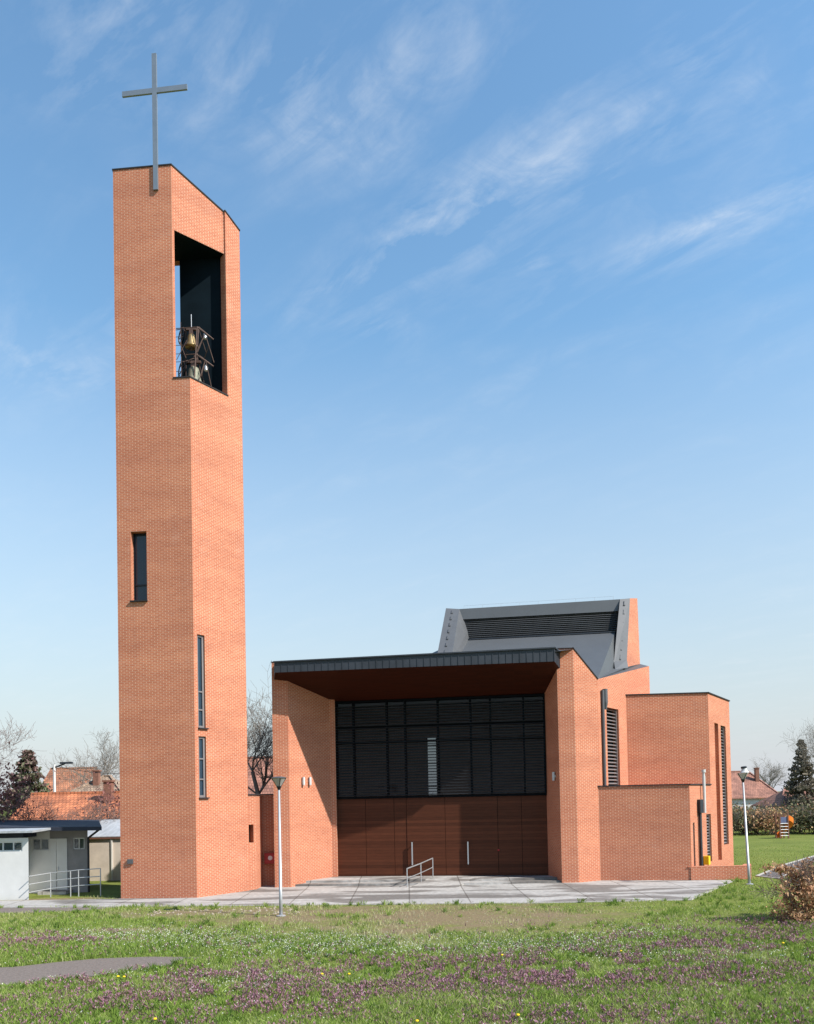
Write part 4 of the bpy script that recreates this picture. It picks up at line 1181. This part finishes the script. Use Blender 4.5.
def bare_tree(name, label, base, H, trunk_r, seed, mat, levels=5, spread=.55, group=None, cat='tree', fork=.28, up=.25, stems=1, dens=3):
    rn = random.Random(seed)
    t = thing(name, label, cat, tuple(base), group)
    big, small = Tubes(), Tubes()
    def grow(p, d, ln, r, lev):
        segs = 4 if lev < 2 else 3
        q = p.copy(); dd = d.copy()
        for i in range(segs):
            dd = (dd + Vector((rn.gauss(0, .13), rn.gauss(0, .13), rn.gauss(0, .08) + (.05 if lev else 0)))).normalized()
            e = q + dd * ln / segs; ra, rb = r * (1 - .45 * i / segs), r * (1 - .45 * (i + 1) / segs)
            (big if lev == 0 else small).add(q, e, max(ra, .008), max(rb, .007))
            if lev < levels and (lev > 0 or i >= segs * fork):
                for _ in range(dens if lev < 3 else 2):
                    if rn.random() < .82:
                        ang = rn.uniform(0, 2 * math.pi); o = dd.orthogonal().normalized(); o = Matrix.Rotation(ang, 3, dd) @ o
                        nd = (dd * (1 - spread) + o * spread * rn.uniform(.8, 1.4) + Vector((0, 0, up))).normalized()
                        grow(e, nd, ln * rn.uniform(.42, .66), rb * rn.uniform(.45, .68), lev + 1)
            q = e
    for s_ in range(stems):
        d = Vector((rn.gauss(0, .1), rn.gauss(0, .1), 1)) if stems == 1 else Vector((rn.gauss(0, .45), rn.gauss(0, .45), 1))
        grow(Vector(base) + (Vector((rn.gauss(0, .15), rn.gauss(0, .15), 0)) if stems > 1 else Vector((0, 0, -.1))), d.normalized(), H * (.52 if stems == 1 else .5), trunk_r, 0)
    big.build('trunk', mat, t, 7); small.build('crown', mat, t, 3)
    return t

def leaves(name, parent, pts, size, mat, tint, elong=1.6, droop=0.0, up=.4):
    n = len(pts)
    d = RNG.normal(size=(n, 3)); d[:, 2] += up; d /= np.linalg.norm(d, axis=1)[:, None]
    e = RNG.normal(size=(n, 3)); e -= (e * d).sum(1)[:, None] * d; e /= np.linalg.norm(e, axis=1)[:, None]
    s = (size * RNG.uniform(.6, 1.35, n))[:, None]
    a = pts - e * s * .5; b = pts + e * s * .5; c = d * s * elong
    V = np.stack([a, b, b * .6 + pts * .4 + c, a * .6 + pts * .4 + c], 1).reshape(-1, 3)
    V -= np.array(parent_world(parent))
    Fs = np.arange(4 * n).reshape(-1, 4)
    me = bpy.data.meshes.new(name); fast_mesh(me, V, Fs, 4)
    at_ = me.attributes.new('tint', 'FLOAT', 'POINT'); at_.data.foreach_set('value', np.repeat(tint, 4).astype(np.float32))
    me.materials.append(mat)
    o = bpy.data.objects.new(name, me); COL.objects.link(o)
    if parent is not None: o.parent = parent
    return o

M['needles'] = leaf_mat('needles', [(0.10, 0.092, 0.07), (0.17, 0.145, 0.11), (0.23, 0.19, 0.14)], .1)
M['needles_mix'] = leaf_mat('needles_mix', [(0.17, 0.095, 0.09), (0.22, 0.14, 0.13), (0.10, 0.125, 0.065), (0.16, 0.19, 0.10)], .15)
M['dry_leaf'] = leaf_mat('dry_leaf', [(0.26, 0.13, 0.07), (0.40, 0.21, 0.115), (0.52, 0.33, 0.19), (0.27, 0.25, 0.10)], .25)
M['plum_leaf'] = leaf_mat('plum_leaf', [(0.20, 0.075, 0.07), (0.30, 0.14, 0.12)], .25)
M['olive_leaf'] = leaf_mat('olive_leaf', [(0.10, 0.11, 0.05), (0.16, 0.15, 0.08)], .2)

def conifer(name, label, base, H, R, n, mat, size, tint_fn, seed, profile=1.0, group=None):
    t = thing(name, label, 'tree', tuple(base), group)
    rn = np.random.default_rng(seed)
    p = MB(); p.tube(Vector(base) + Vector((0, 0, -.1)), Vector(base) + Vector((0, 0, H * .95)), H * .022, .02, 8); p.build('trunk', M['bark'], t)
    tiers = int(H * 2.6); pts = []
    for k in range(tiers):
        f = (k + rn.uniform(-.3, .3)) / tiers; f = min(max(f, 0.02), .98)
        rr = R * (1 - f) ** profile + .1; nb = max(5, int(13 * (1 - f * .6)))
        for q in range(nb):
            a = rn.uniform(0, 2 * math.pi); L_ = rr * rn.uniform(.65, 1.12); m_ = max(3, int(n / (tiers * nb)))
            u = rn.uniform(.12, 1, m_) ** .8
            z = H * (.06 + .92 * f) - .22 * L_ * u + .1 * u * u * L_
            pts.append(np.stack([base[0] + np.cos(a) * L_ * u + rn.normal(0, .07 * L_ + .02, m_), base[1] + np.sin(a) * L_ * u + rn.normal(0, .07 * L_ + .02, m_), z + rn.normal(0, .05 * L_, m_)], 1))
    pts = np.concatenate(pts)
    leaves('crown', t, pts, size, mat, tint_fn(pts, rn), 1.5, up=.1)
    return t
b = at(28, 850, 56); b.z = 0
conifer('conifer_tree', 'broad conifer with purplish and dark green foliage behind the white hut', b, hz(24, 744, 56), 3.1, 16000, M['needles_mix'], .14,
        lambda p, r: np.clip(.62 - .28 * np.clip((p[:, 2] - 3) / 6, 0, 1) + .12 * np.sin(p[:, 0] * 1.7 + p[:, 2] * 1.3) + r.normal(0, .2, len(p)), 0, 1), 3, .9)
b = at(803, 800, 100); b.z = 0
conifer('conifer_tree', 'dark pointed conifer on the right above the brown roofed cottage', b, hz(803, 737, 100), 2.9, 10000, M['needles'], .17, lambda p, r: r.uniform(0, 1, len(p)), 5, .85)

def g0(px, Y): return Vector((X(px, Y), Y, 0))
bare_tree('bare_tree', 'bare twiggy tree at the left picture edge above the white hut', g0(-60, 52), 10.5, .14, 21, M['bark_red'], 4, .6)
bare_tree('bare_tree', 'bare tree showing just left of the bell tower above the cottage roofs', g0(122, 75), 11.5, .2, 5, M['bark_grey'], 4, .6)
bare_tree('bare_tree', 'bare tree standing between the bell tower and the church', g0(263, 52), hz(262, 680, 52), .22, 13, M['bark_grey'], 4, .62, dens=3)
bare_tree('bare_tree', 'bare tree at the right picture edge behind the shrubs', g0(842, 84), hz(815, 706, 84), .22, 31, M['bark_grey'], 4, .6)
bare_tree('shrub', 'leafless shrub far behind the church, glimpsed through the porch glazing', g0(433, 72), 5.5, .06, 44, M['bark_grey'], 3, .6, cat='shrub', stems=6)
bare_tree('bare_tree', 'distant bare tree behind the long red roof on the right', g0(772, 150), 10.5, .3, 41, M['bark_grey'], 4, .6)
# plum shrub by the hut
b = g0(-4, 43); sh = bare_tree('shrub', 'reddish plum shrub at the left edge behind the hut roof', b, 6.0, .07, 51, M['bark_red'], 3, .6, cat='shrub', stems=5)
pt = RNG.normal(size=(1500, 3)) * np.array([1.0, .8, .9]) + np.array([b.x - .2, b.y, 4.6])
leaves('foliage', sh, pt, .09, M['plum_leaf'], RNG.uniform(0, 1, len(pt)))
b = g0(112, 48.8); sh = bare_tree('shrub', 'reddish bare shrub against the red roof beside the tower', b, 5.6, .05, 53, M['bark_red'], 3, .65, cat='shrub', stems=4)
pt = RNG.normal(size=(700, 3)) * np.array([.8, .4, .5]) + np.array([b.x, b.y, 4.2])
leaves('foliage', sh, pt, .07, M['plum_leaf'], RNG.uniform(0, 1, len(pt)))

# shrub belt beyond the right lawn
protos = []
GR = 'bare shrubs along the far edge of the lawn'
k = 0
for i in range(15):
    px = 727 + i * 7.3; Yq = 76 + 5 * random.random() + (8 if i % 2 else 0)
    Hs = (3.6, 4.4, 3.9)[i % 3]
    if i < 4:
        kind = i
        mats = (M['bark_grey'], M['bark'], M['bark'], M['bark_grey'])
        o = bare_tree('bare_shrub', 'x', g0(px, Yq), Hs * .72, .045, 60 + i, mats[kind], 3, .6, cat='shrub', stems=9, up=.35, group=GR)
        if i in (0, 2):
            bb = o.location; pt = RNG.normal(size=(1500, 3)) * np.array([1.1, .7, .6]) + np.array([bb.x, bb.y, 1.4])
            leaves('foliage', o, pt, .12, M['olive_leaf'] if i == 0 else M['dry_leaf'], RNG.uniform(0, 1, len(pt)))
        protos.append(o)
    else:
        o = copy_tree(protos[i % 4]); o.location = g0(px, Yq); o.rotation_euler = (0, 0, random.uniform(0, 6.28))
        s_ = random.uniform(.85, 1.15); o.scale = (s_, s_, s_)
    o['label'] = ('grey bare shrub with olive leaves in the shrub belt beyond the lawn', 'dark brown leafless shrub in the belt beyond the lawn',
                  'brown shrub with dry leaves in the belt beyond the lawn on the right', 'grey leafless shrub in the belt beyond the lawn')[i % 4]

# dry-leaved shrub lower right
b = G(806, 921); sh = bare_tree('leafy_shrub', 'shrub with dry russet leaves at the lower right corner', b, 2.5, .02, 71, M['bark_red'], 2, .6, cat='shrub', stems=9)
cl = []
for k in range(70):
    c = np.array([b.x + random.gauss(.25, .55), b.y + random.gauss(0, .4), abs(random.gauss(.75, .5))])
    cl.append(RNG.normal(size=(60, 3)) * np.array([.16, .16, .11]) + c)
for k in range(14):                                   # long arching shoots
    a = random.uniform(2.3, 3.6); t = np.linspace(.2, 1, 26)[:, None]; L_ = random.uniform(.8, 1.5)
    cl.append(np.concatenate([b.x + np.cos(a) * L_ * t, b.y + np.sin(a) * .5 * t, 1.2 + 1.0 * t - .5 * t * t], 1) + RNG.normal(size=(26, 3)) * .07)
pt = np.concatenate(cl); pt = pt[pt[:, 2] > .03]
leaves('foliage', sh, pt, .055, M['dry_leaf'], np.clip(RNG.normal(.45, .28, len(pt)), 0, 1), up=.0)

# ================================================================== GROUND
worn = []
def worn_px(px, py, rx, ry, a=0.0):
    p = G(px, py); worn.append((p.x, p.y, rx, ry, a))
worn_px(300, 917, 4.5, 2.2); worn_px(505, 921, 3.5, 2.2); worn_px(440, 917, 5.6, 3.6); worn_px(330, 912, 4.0, 1.7); worn_px(215, 912, 5.0, 1.0); worn_px(545, 914, 2.6, 1.4); worn_px(395, 931, 2.2, 1.1); worn_px(110, 930, 2.0, .35); worn_px(60, 899, 3.5, .4)
gm_ = MB()
S = 1500
gm_.poly([(-S, -60, -.004), (S, -60, -.004), (S, 2 * S, -.004), (-S, 2 * S, -.004)])
tag(gm_.build('ground', ground_mat(worn)), kind='structure')

plz = [G(-60, 908), G(60, 907.5), G(150, 906.5), G(300, 905.3), G(420, 904.0), G(540, 903.0), G(690, 900.0), G(735, 880.2), Vector((Q0.x, Q0.y + .3, 0)),
       F2 + Vector((0, .3, 0)), Vector((F2.x, 48, 0)), Vector((-9, 48, 0)), P3 + Vector((.6, .3, 0)), Vector((P0.x, P0.y + .8, 0)), G(118, 898.8), G(30, 900.3), G(-60, 901.5)]
pm = MB(); pm.poly([V3(p, .004) for p in plz]); tag(pm.build('plaza', M['concrete']), kind='structure')
road = [G(-80, 914.5), G(40, 912.5), G(95, 909.8), G(118, 907.6), G(60, 907.7), G(-80, 908.6)]
pm = MB(); pm.poly([V3(p, .003) for p in road]); tag(pm.build('road', M['asphalt_old']), kind='structure')
kb = MB(); front = [G(-60, 908), G(60, 907.5), G(150, 906.5), G(300, 905.3), G(420, 904.0), G(540, 903.0), G(690, 900.0), G(735, 880.2)]
for a, b in zip(front, front[1:]): kb.bar(a + Vector((0, -.04, -.02)), b + Vector((0, -.04, -.02)), .09, .1)
tag(kb.build('kerb', M['kerb']), kind='structure')
lpath = [G(-40, 991), G(25, 984.5), G(90, 977), G(150, 968.5), G(186, 962), G(203, 957.3), G(150, 956.8), G(100, 958.5), G(55, 962.5), G(20, 966.5), G(-40, 970)]
pm = MB(); pm.poly([V3(p, .006) for p in lpath]); tag(pm.build('path', M['asphalt_old']), kind='structure')
pa = [G(756.5, 876.4), G(779, 879.2), G(798, 869.5), G(816, 861.0), G(850, 851), G(850, 846.5), G(808, 858), G(786, 864.5)]
pm = MB(); pm.poly([V3(p, .006) for p in pa]); tag(pm.build('path', M['asphalt']), kind='structure')
kb = MB()
for a, b in ((pa[0], pa[7]), (pa[7], pa[6]), (pa[6], pa[5]), (pa[0], pa[1]), (pa[1], pa[2]), (pa[2], pa[3]), (pa[3], pa[4])):
    kb.bar(a + Vector((0, 0, .0)), b + Vector((0, 0, .0)), .1, .09)
tag(kb.build('kerb', M['kerb']), kind='structure')

# ---- grass and meadow flowers (uncountable: stuff)
def inside(poly, x, y):
    c = np.zeros(len(x), bool); n = len(poly)
    for i in range(n):
        x1, y1 = poly[i][0], poly[i][1]; x2, y2 = poly[(i + 1) % n][0], poly[(i + 1) % n][1]
        cond = ((y1 > y) != (y2 > y)) & (x < (x2 - x1) * (y - y1) / ((y2 - y1) or 1e-9) + x1)
        c ^= cond
    return c
def vnoise(x, y, s, seed):
    r = np.random.default_rng(seed); T = r.random((64, 64))
    u, v = x * s + 100, y * s + 100; i, j = np.floor(u).astype(int), np.floor(v).astype(int)
    f, g = u - i, v - j; f = f * f * (3 - 2 * f); g = g * g * (3 - 2 * g)
    a = T[i % 64, j % 64]; b = T[(i + 1) % 64, j % 64]; c = T[i % 64, (j + 1) % 64]; d = T[(i + 1) % 64, (j + 1) % 64]
    return (a * (1 - f) + b * f) * (1 - g) + (c * (1 - f) + d * f) * g
def fbm(x, y, s, seed): return (vnoise(x, y, s, seed) + .5 * vnoise(x, y, s * 2.1, seed + 1) + .25 * vnoise(x, y, s * 4.3, seed + 2)) / 1.75
def scatter(n, y0, y1, pw=1.0):
    """points over the seen lawn wedge, denser near the viewer"""
    y = 1 / (1 / y1 + (1 / y0 - 1 / y1) * RNG.random(n) ** pw)
    x = (RNG.random(n) - .5) * 1.12 * (y + 1.5)
    return x, y
def wornness(x, y):
    w = np.zeros(len(x))
    for (a, b, rx, ry, _) in worn:
        q = 1.35 - np.sqrt(((x - a) / rx) ** 2 + ((y - b) / ry) ** 2) + (fbm(x, y, 1.3, 77) - .5) * 3.6
        w = np.maximum(w, np.clip(q, 0, 1))
    return w
hard = [plz, road, pa]
def keep(x, y, bare=.88):
    k = np.ones(len(x), bool)
    for p in hard: k &= ~inside(p, x, y)
    edge = RNG.normal(0, .12, len(x))
    k &= ~inside(lpath, x + edge, y + edge * .6)
    k &= RNG.random(len(x)) > wornness(x, y) * bare
    k &= ~((y > 34.9) & (y < 48) & (x < -6) & (x > P0.x - .2))
    k &= ~((y > 35.6) & (x < xb + .3))
    return k
def blades(name, x, y, h, w, tint, mat, lean=.35, z=0.0, label=None, cat=None):
    n = len(x); a = RNG.random(n) * 2 * math.pi; l = np.abs(RNG.normal(0, lean, n)) * h
    la = RNG.random(n) * 2 * math.pi
    dx, dy = np.cos(a) * w * .5, np.sin(a) * w * .5
    ox, oy = np.cos(la) * l, np.sin(la) * l
    z0 = np.full(n, z) if np.isscalar(z) else z
    V = np.stack([np.stack([x - dx, y - dy, z0], 1), np.stack([x + dx, y + dy, z0], 1),
                  np.stack([x + dx * .7 + ox * .45, y + dy * .7 + oy * .45, z0 + h * .62], 1),
                  np.stack([x - dx * .1 + ox, y - dy * .1 + oy, z0 + h], 1)], 1).reshape(-1, 3)
    me = bpy.data.meshes.new(name); fast_mesh(me, V, np.arange(4 * n).reshape(-1, 4), 4)
    at_ = me.attributes.new('tint', 'FLOAT', 'POINT'); at_.data.foreach_set('value', np.repeat(np.clip(tint, 0, 1), 4).astype(np.float32))
    me.materials.append(mat)
    o = bpy.data.objects.new(name, me); COL.objects.link(o); tag(o, label, cat, kind='stuff'); return o
M['grass'] = leaf_mat('grass', [(0.105, 0.19, 0.03), (0.185, 0.285, 0.045), (0.28, 0.37, 0.08), (0.37, 0.39, 0.16), (0.48, 0.45, 0.28)], .35)
M['nettle'] = leaf_mat('nettle', [(0.14, 0.16, 0.06), (0.19, 0.10, 0.105), (0.27, 0.125, 0.165), (0.42, 0.24, 0.31)], .25)
M['white_petal'] = leaf_mat('white_petal', [(0.35, 0.38, 0.26), (0.6, 0.6, 0.52)], .2)
x, y = scatter(430000, 13.2, 36.5, .95); k = keep(x, y); x, y = x[k], y[k]
tall = fbm(x, y, .55, 5)
k = RNG.random(len(x)) < .25 + 1.2 * tall; x, y, tall = x[k], y[k], tall[k]
h = (.05 + .17 * np.clip(tall - .25, 0, 1) * 1.3) * RNG.uniform(.5, 1.25, len(x)) * np.where(y > 26, .75, 1.0)
tint = .18 + .58 * fbm(x, y, .35, 9) + RNG.normal(0, .2, len(x)) + .45 * wornness(x, y) + .5 * (RNG.random(len(x)) < .05)
tx, ty = scatter(5200, 13.2, 34); k = keep(tx, ty); tx, ty = tx[k], ty[k]; k = (fbm(tx, ty, .8, 41) > .42) & (wornness(tx, ty) < .5); tx, ty = tx[k], ty[k]
ex, ey = [], []
for a_, b_ in zip(plz[:7], plz[1:8]):
    m_ = int((b_ - a_).length * 1.1); t_ = RNG.random(m_); ex.append(a_.x + (b_.x - a_.x) * t_ + RNG.normal(0, .05, m_)); ey.append(a_.y + (b_.y - a_.y) * t_ - np.abs(RNG.normal(.05, .14, m_)))
tx, ty = np.concatenate([tx] + ex), np.concatenate([ty] + ey)
nb_ = 26; th_ = RNG.uniform(.09, .22, len(tx)); tt_ = RNG.uniform(0, .5, len(tx))
x = np.concatenate([x, np.repeat(tx, nb_) + RNG.normal(0, .045, len(tx) * nb_)]); y = np.concatenate([y, np.repeat(ty, nb_) + RNG.normal(0, .045, len(ty) * nb_)])
h = np.concatenate([h, np.repeat(th_, nb_) * RNG.uniform(.5, 1.1, len(tx) * nb_)]); tint = np.concatenate([tint, np.repeat(tt_, nb_) + RNG.normal(0, .08, len(tx) * nb_)])
blades('grass', x, y, h, RNG.uniform(.008, .017, len(x)) * (1 + (y - 14) * .02), tint, M['grass'], .45, label='uneven spring grass growing across the foreground meadow', cat='grass')
# far lawn and verge
x, y = scatter(60000, 34, 62, .8); k = keep(x, y, .6) & (x > 12); x, y = x[k], y[k]
blades('lawn_grass', x, y, RNG.uniform(.03, .07, len(x)), RNG.uniform(.02, .045, len(x)), .1 + .5 * fbm(x, y, .3, 13) + RNG.normal(0, .12, len(x)), M['grass'], .6, label='short green lawn grass right of the church', cat='grass')
# purple dead-nettle drifts
pp = [G(20, 942), G(-10, 946), G(50, 943), G(230, 977), G(290, 984), G(350, 983), G(410, 990), G(440, 986), G(170, 992), G(455, 962), G(520, 972), G(560, 985), G(620, 975), G(650, 965), G(680, 985), G(590, 958), G(690, 938), G(740, 936), G(720, 950), G(775, 945),
      G(90, 1005), G(30, 1010), G(120, 980), G(330, 1008), G(560, 1015), G(250, 1000), G(800, 925), G(640, 945), G(480, 1000), G(730, 970), G(385, 975)]
xs, ys = [], []
for i, p in enumerate(pp):
    n = int(RNG.uniform(220, 520)); xs.append(p.x + RNG.normal(0, 1.3, n)); ys.append(p.y + RNG.normal(0, .7, n))
qx, qy = scatter(5000, 13.3, 27); xs.append(qx); ys.append(qy)
x, y = np.concatenate(xs), np.concatenate(ys); k = keep(x, y) & (fbm(x, y, 1.5, 31) > .43); x, y = x[k], y[k]
X_, Y_, Z_, T_ = [], [], [], []
hh = RNG.uniform(.08, .17, len(x))
for lay in range(7):
    X_.append(x + RNG.normal(0, .016, len(x))); Y_.append(y + RNG.normal(0, .016, len(x))); Z_.append(hh * (.35 + .1 * lay)); T_.append(np.clip(.12 + .12 * lay + RNG.normal(0, .13, len(x)), 0, 1))
x, y, z, tn = map(np.concatenate, (X_, Y_, Z_, T_))
blades('dead_nettle', x, y, RNG.uniform(.025, .045, len(x)), RNG.uniform(.02, .035, len(x)), tn, M['nettle'], .9, z, label='purple dead nettle flowering in drifts through the meadow', cat='wildflowers')
# tiny white flowers
wp = [G(150, 938), G(200, 940), G(120, 935), G(240, 945), G(300, 952), G(480, 950), G(540, 945), G(580, 950), G(640, 935), G(380, 945), G(250, 985), G(700, 958), G(330, 940), G(430, 948), G(60, 975)]
xs, ys = [], []
for p in wp:
    n = 700; xs.append(p.x + RNG.normal(0, 1.5, n)); ys.append(p.y + RNG.normal(0, .8, n))
x, y = scatter(2500, 13.5, 33); xs.append(x); ys.append(y)
x, y = np.concatenate(xs), np.concatenate(ys); k = keep(x, y); x, y = x[k], y[k]
blades('white_flowers', x, y, RNG.uniform(.016, .032, len(x)), RNG.uniform(.018, .034, len(x)), RNG.uniform(0, 1, len(x)), M['white_petal'], 1.2, RNG.uniform(.05, .14, len(x)), label='tiny white blossoms sprinkled over the meadow', cat='wildflowers')
# dandelions: a few single plants
M['dandelion'] = simple('dandelion', (0.75, 0.52, 0.01), .7, 0, .1, 30)
M['stem'] = simple('stem', (0.16, 0.22, 0.05), .7, 0, .1, 10)
proto = None
for i, (px, py, lb) in enumerate(((118, 976.5, 'left of two dandelions beside the end of the worn path'), (124, 976.8, 'right of two dandelions beside the end of the worn path'), (322, 974, 'dandelion flowering at the left edge of the central nettle drift'),
                    (349, 974, 'dandelion flowering above the central nettle drift'), (417, 1021, 'dandelion at the bottom edge of the meadow centre'), (518, 1015, 'dandelion low in the meadow right of centre'),
                    (621, 951, 'dandelion in the grass right of centre, below the plaza'), (783, 943, 'dandelion near the russet shrub on the right'), (155, 1019, 'dandelion at the bottom edge on the left'), (502, 955, 'dandelion among white blossoms in mid meadow'))):
    p = G(px, py, .14); p.z = 0
    if proto is None:
        o = proto = thing('dandelion', '', 'flower', tuple(p), 'dandelions in the meadow')
        m = MB(); m.tube(p, p + Vector((0, 0, .13)), .006, n=5); m.build('stem', M['stem'], o)
        m = MB(); m.lathe(p + Vector((0, 0, .12)), [(.01, 0), (.036, .02), (.03, .038), (.01, .045)], 12); m.build('flower_head', M['dandelion'], o)
    else:
        o = copy_tree(proto); o.location = p
    o['label'] = lb
# rubble along the plaza edge
x = RNG.uniform(G(130, 911).x, G(300, 911).x, 150); y = RNG.uniform(G(200, 916).y, G(200, 908).y, 150)
sm = MB()
for a, b in zip(x, y):
    r = random.uniform(.02, .07); pts = [Vector((a + r * random.uniform(.6, 1.4) * math.cos(q * 1.256), b + r * random.uniform(.6, 1.4) * math.sin(q * 1.256), 0)) for q in range(5)]
    tpv = Vector((a, b, r * .9))
    for q in range(5): sm.poly([pts[q], pts[(q + 1) % 5], tpv])
tag(sm.build('rubble', M['stone']), 'loose stones and rubble strewn along the edge of the paving', 'rubble', kind='stuff')

# ================================================================== CAMERA, LIGHT, SKY
cam = bpy.data.cameras.new('camera'); co = bpy.data.objects.new('camera', cam); COL.objects.link(co)
cam.sensor_fit = 'HORIZONTAL'; cam.sensor_width = 36; cam.lens = 36 * F / 814
cam.shift_y = (CY - 512) / 814; cam.clip_end = 6000; cam.clip_start = .1
mw = Matrix.Identity(4)
for i in range(3):
    mw[i][0] = RT[i]; mw[i][1] = UP[i]; mw[i][2] = -FWD[i]; mw[i][3] = ORG[i]
co.matrix_world = mw
SC.camera = co

SUN_AZ, SUN_EL = rad(117.5), rad(43.2)          # clockwise from +Y
sd = Vector((math.sin(SUN_AZ) * math.cos(SUN_EL), math.cos(SUN_AZ) * math.cos(SUN_EL), math.sin(SUN_EL)))
sun = bpy.data.lights.new('sun', 'SUN'); sun.energy = 4.6; sun.angle = rad(.53); sun.color = (1, .945, .87)
so = bpy.data.objects.new('sun', sun); COL.objects.link(so); so.rotation_euler = sd.to_track_quat('Z', 'Y').to_euler()

W = bpy.data.worlds.new('World'); SC.world = W; W.use_nodes = True
N = W.node_tree.nodes; L = W.node_tree.links
bg = N['Background']
sky = N.new('ShaderNodeTexSky'); sky.sky_type = 'NISHITA'; sky.sun_disc = False
sky.sun_elevation = SUN_EL; sky.sun_rotation = SUN_AZ
sky.altitude = 80; sky.air_density = 1.6; sky.dust_density = .3; sky.ozone_density = 1.3
tc = N.new('ShaderNodeTexCoord')
sep = N.new('ShaderNodeSeparateXYZ'); L.new(tc.outputs['Generated'], sep.inputs[0])
zc = math_node(N, L, 'MAXIMUM', sep.outputs[2], .02)
den = math_node(N, L, 'ADD', zc, .12)
cx_ = math_node(N, L, 'DIVIDE', sep.outputs[0], den); cy_ = math_node(N, L, 'DIVIDE', sep.outputs[1], den)
cmb = N.new('ShaderNodeCombineXYZ'); L.new(cx_, cmb.inputs[0]); L.new(cy_, cmb.inputs[1])
# cirrus: fibres drawn out along one wind direction
mp = N.new('ShaderNodeMapping'); mp.vector_type = 'TEXTURE'; mp.inputs['Rotation'].default_value = (0, 0, rad(-40)); mp.inputs['Scale'].default_value = (0.8, 0.30, 1)
L.new(cmb.outputs[0], mp.inputs['Vector'])
n1 = N.new('ShaderNodeTexNoise'); n1.inputs['Scale'].default_value = 2.6; n1.inputs['Detail'].default_value = 9; n1.inputs['Roughness'].default_value = .62; n1.inputs['Distortion'].default_value = .35
L.new(mp.outputs[0], n1.inputs['Vector'])
n2 = N.new('ShaderNodeTexNoise'); n2.inputs['Scale'].default_value = .9; n2.inputs['Detail'].default_value = 3
L.new(cmb.outputs[0], n2.inputs['Vector'])
f1 = N.new('ShaderNodeMapRange'); f1.inputs[1].default_value = .45; f1.inputs[2].default_value = .85; L.new(n1.outputs['Fac'], f1.inputs[0])
f2 = N.new('ShaderNodeMapRange'); f2.inputs[1].default_value = .42; f2.inputs[2].default_value = .68; L.new(n2.outputs['Fac'], f2.inputs[0])
base_c = math_node(N, L, 'MULTIPLY', f1.outputs[0], math_node(N, L, 'MULTIPLY_ADD', f2.outputs[0], .10, .05))
# a finer, puffier break-up across the fibres
n3 = N.new('ShaderNodeTexNoise'); n3.inputs['Scale'].default_value = 9; n3.inputs['Detail'].default_value = 8; n3.inputs['Roughness'].default_value = .65; n3.inputs['Distortion'].default_value = .8
L.new(cmb.outputs[0], n3.inputs['Vector'])
f3 = N.new('ShaderNodeMapRange'); f3.inputs[1].default_value = .36; f3.inputs[2].default_value = .66; f3.inputs[3].default_value = .25; f3.inputs[4].default_value = 1.5
L.new(n3.outputs['Fac'], f3.inputs[0])
# the named wisps of this afternoon
tot = base_c
def wisp(px, py, sx, sy, ang, amp):
    global tot
    d = ray(px, py).normalized(); den_ = max(d.z, .02) + .12
    m = N.new('ShaderNodeMapping'); m.vector_type = 'TEXTURE'
    m.inputs['Location'].default_value = (d.x / den_, d.y / den_, 0); m.inputs['Rotation'].default_value = (0, 0, ang); m.inputs['Scale'].default_value = (sx, sy, 1)
    L.new(cmb.outputs[0], m.inputs['Vector'])
    ln = N.new('ShaderNodeVectorMath'); ln.operation = 'LENGTH'; L.new(m.outputs[0], ln.inputs[0])
    g = math_node(N, L, 'EXPONENT', math_node(N, L, 'MULTIPLY', math_node(N, L, 'POWER', ln.outputs['Value'], 2), -1.0))
    v = math_node(N, L, 'MULTIPLY', math_node(N, L, 'MULTIPLY', g, amp * .36), math_node(N, L, 'POWER', f1.outputs[0], .8))
    tot = math_node(N, L, 'ADD', tot, v)
WISPS = [(455, 212, .14, .05, rad(-48), 1.5), (365, 268, .14, .04, rad(-37), 1.2), (560, 150, .2, .06, rad(-45), .55), (240, 40, .2, .08, rad(-60), .7), (450, 40, .2, .08, rad(-60), .6), (805, 197, .22, .05, rad(-40), 1.3), (650, 245, .22, .03, rad(-35), .7), (95, 30, .12, .07, rad(-60), 1.4), (320, 105, .10, .08, rad(30), 1.2), (720, 95, .35, .08, rad(-40), .8), (90, 370, .16, .06, rad(-20), .7), (10, 350, .2, .08, rad(-20), .6), (540, 262, .06, .04, 0, .8), (375, 328, .07, .04, 0, .7)]
for w_ in WISPS: wisp(*w_)
tot = math_node(N, L, 'MULTIPLY', tot, f3.outputs[0])
cl = N.new('ShaderNodeClamp'); L.new(tot, cl.inputs[0]); cl.inputs[2].default_value = .85
# thin veil of vapour low over the horizon
hz_ = N.new('ShaderNodeMapRange'); hz_.inputs[1].default_value = 0.0; hz_.inputs[2].default_value = .5; hz_.inputs[3].default_value = .95; hz_.inputs[4].default_value = 0.0
L.new(sep.outputs[2], hz_.inputs[0])
col = mixc(N, L, math_node(N, L, 'MULTIPLY', hz_.outputs[0], 1.0), mixc(N, L, 1.0, sky.outputs[0], (.97, 1.26, 1.42, 1), 'MULTIPLY'), (4.55, 4.75, 5.3, 1))
col = mixc(N, L, cl.outputs[0], col, (6.6, 6.9, 7.2, 1))
L.new(col, bg.inputs['Color'])
bg.inputs['Strength'].default_value = .084

SC.render.engine = 'CYCLES'
SC.cycles.max_bounces = 6; SC.cycles.transparent_max_bounces = 12
SC.view_settings.view_transform = 'Standard'; SC.view_settings.look = 'None'
SC.view_settings.exposure = 0.75; SC.view_settings.gamma = 1.0
SC.view_settings.use_curve_mapping = False
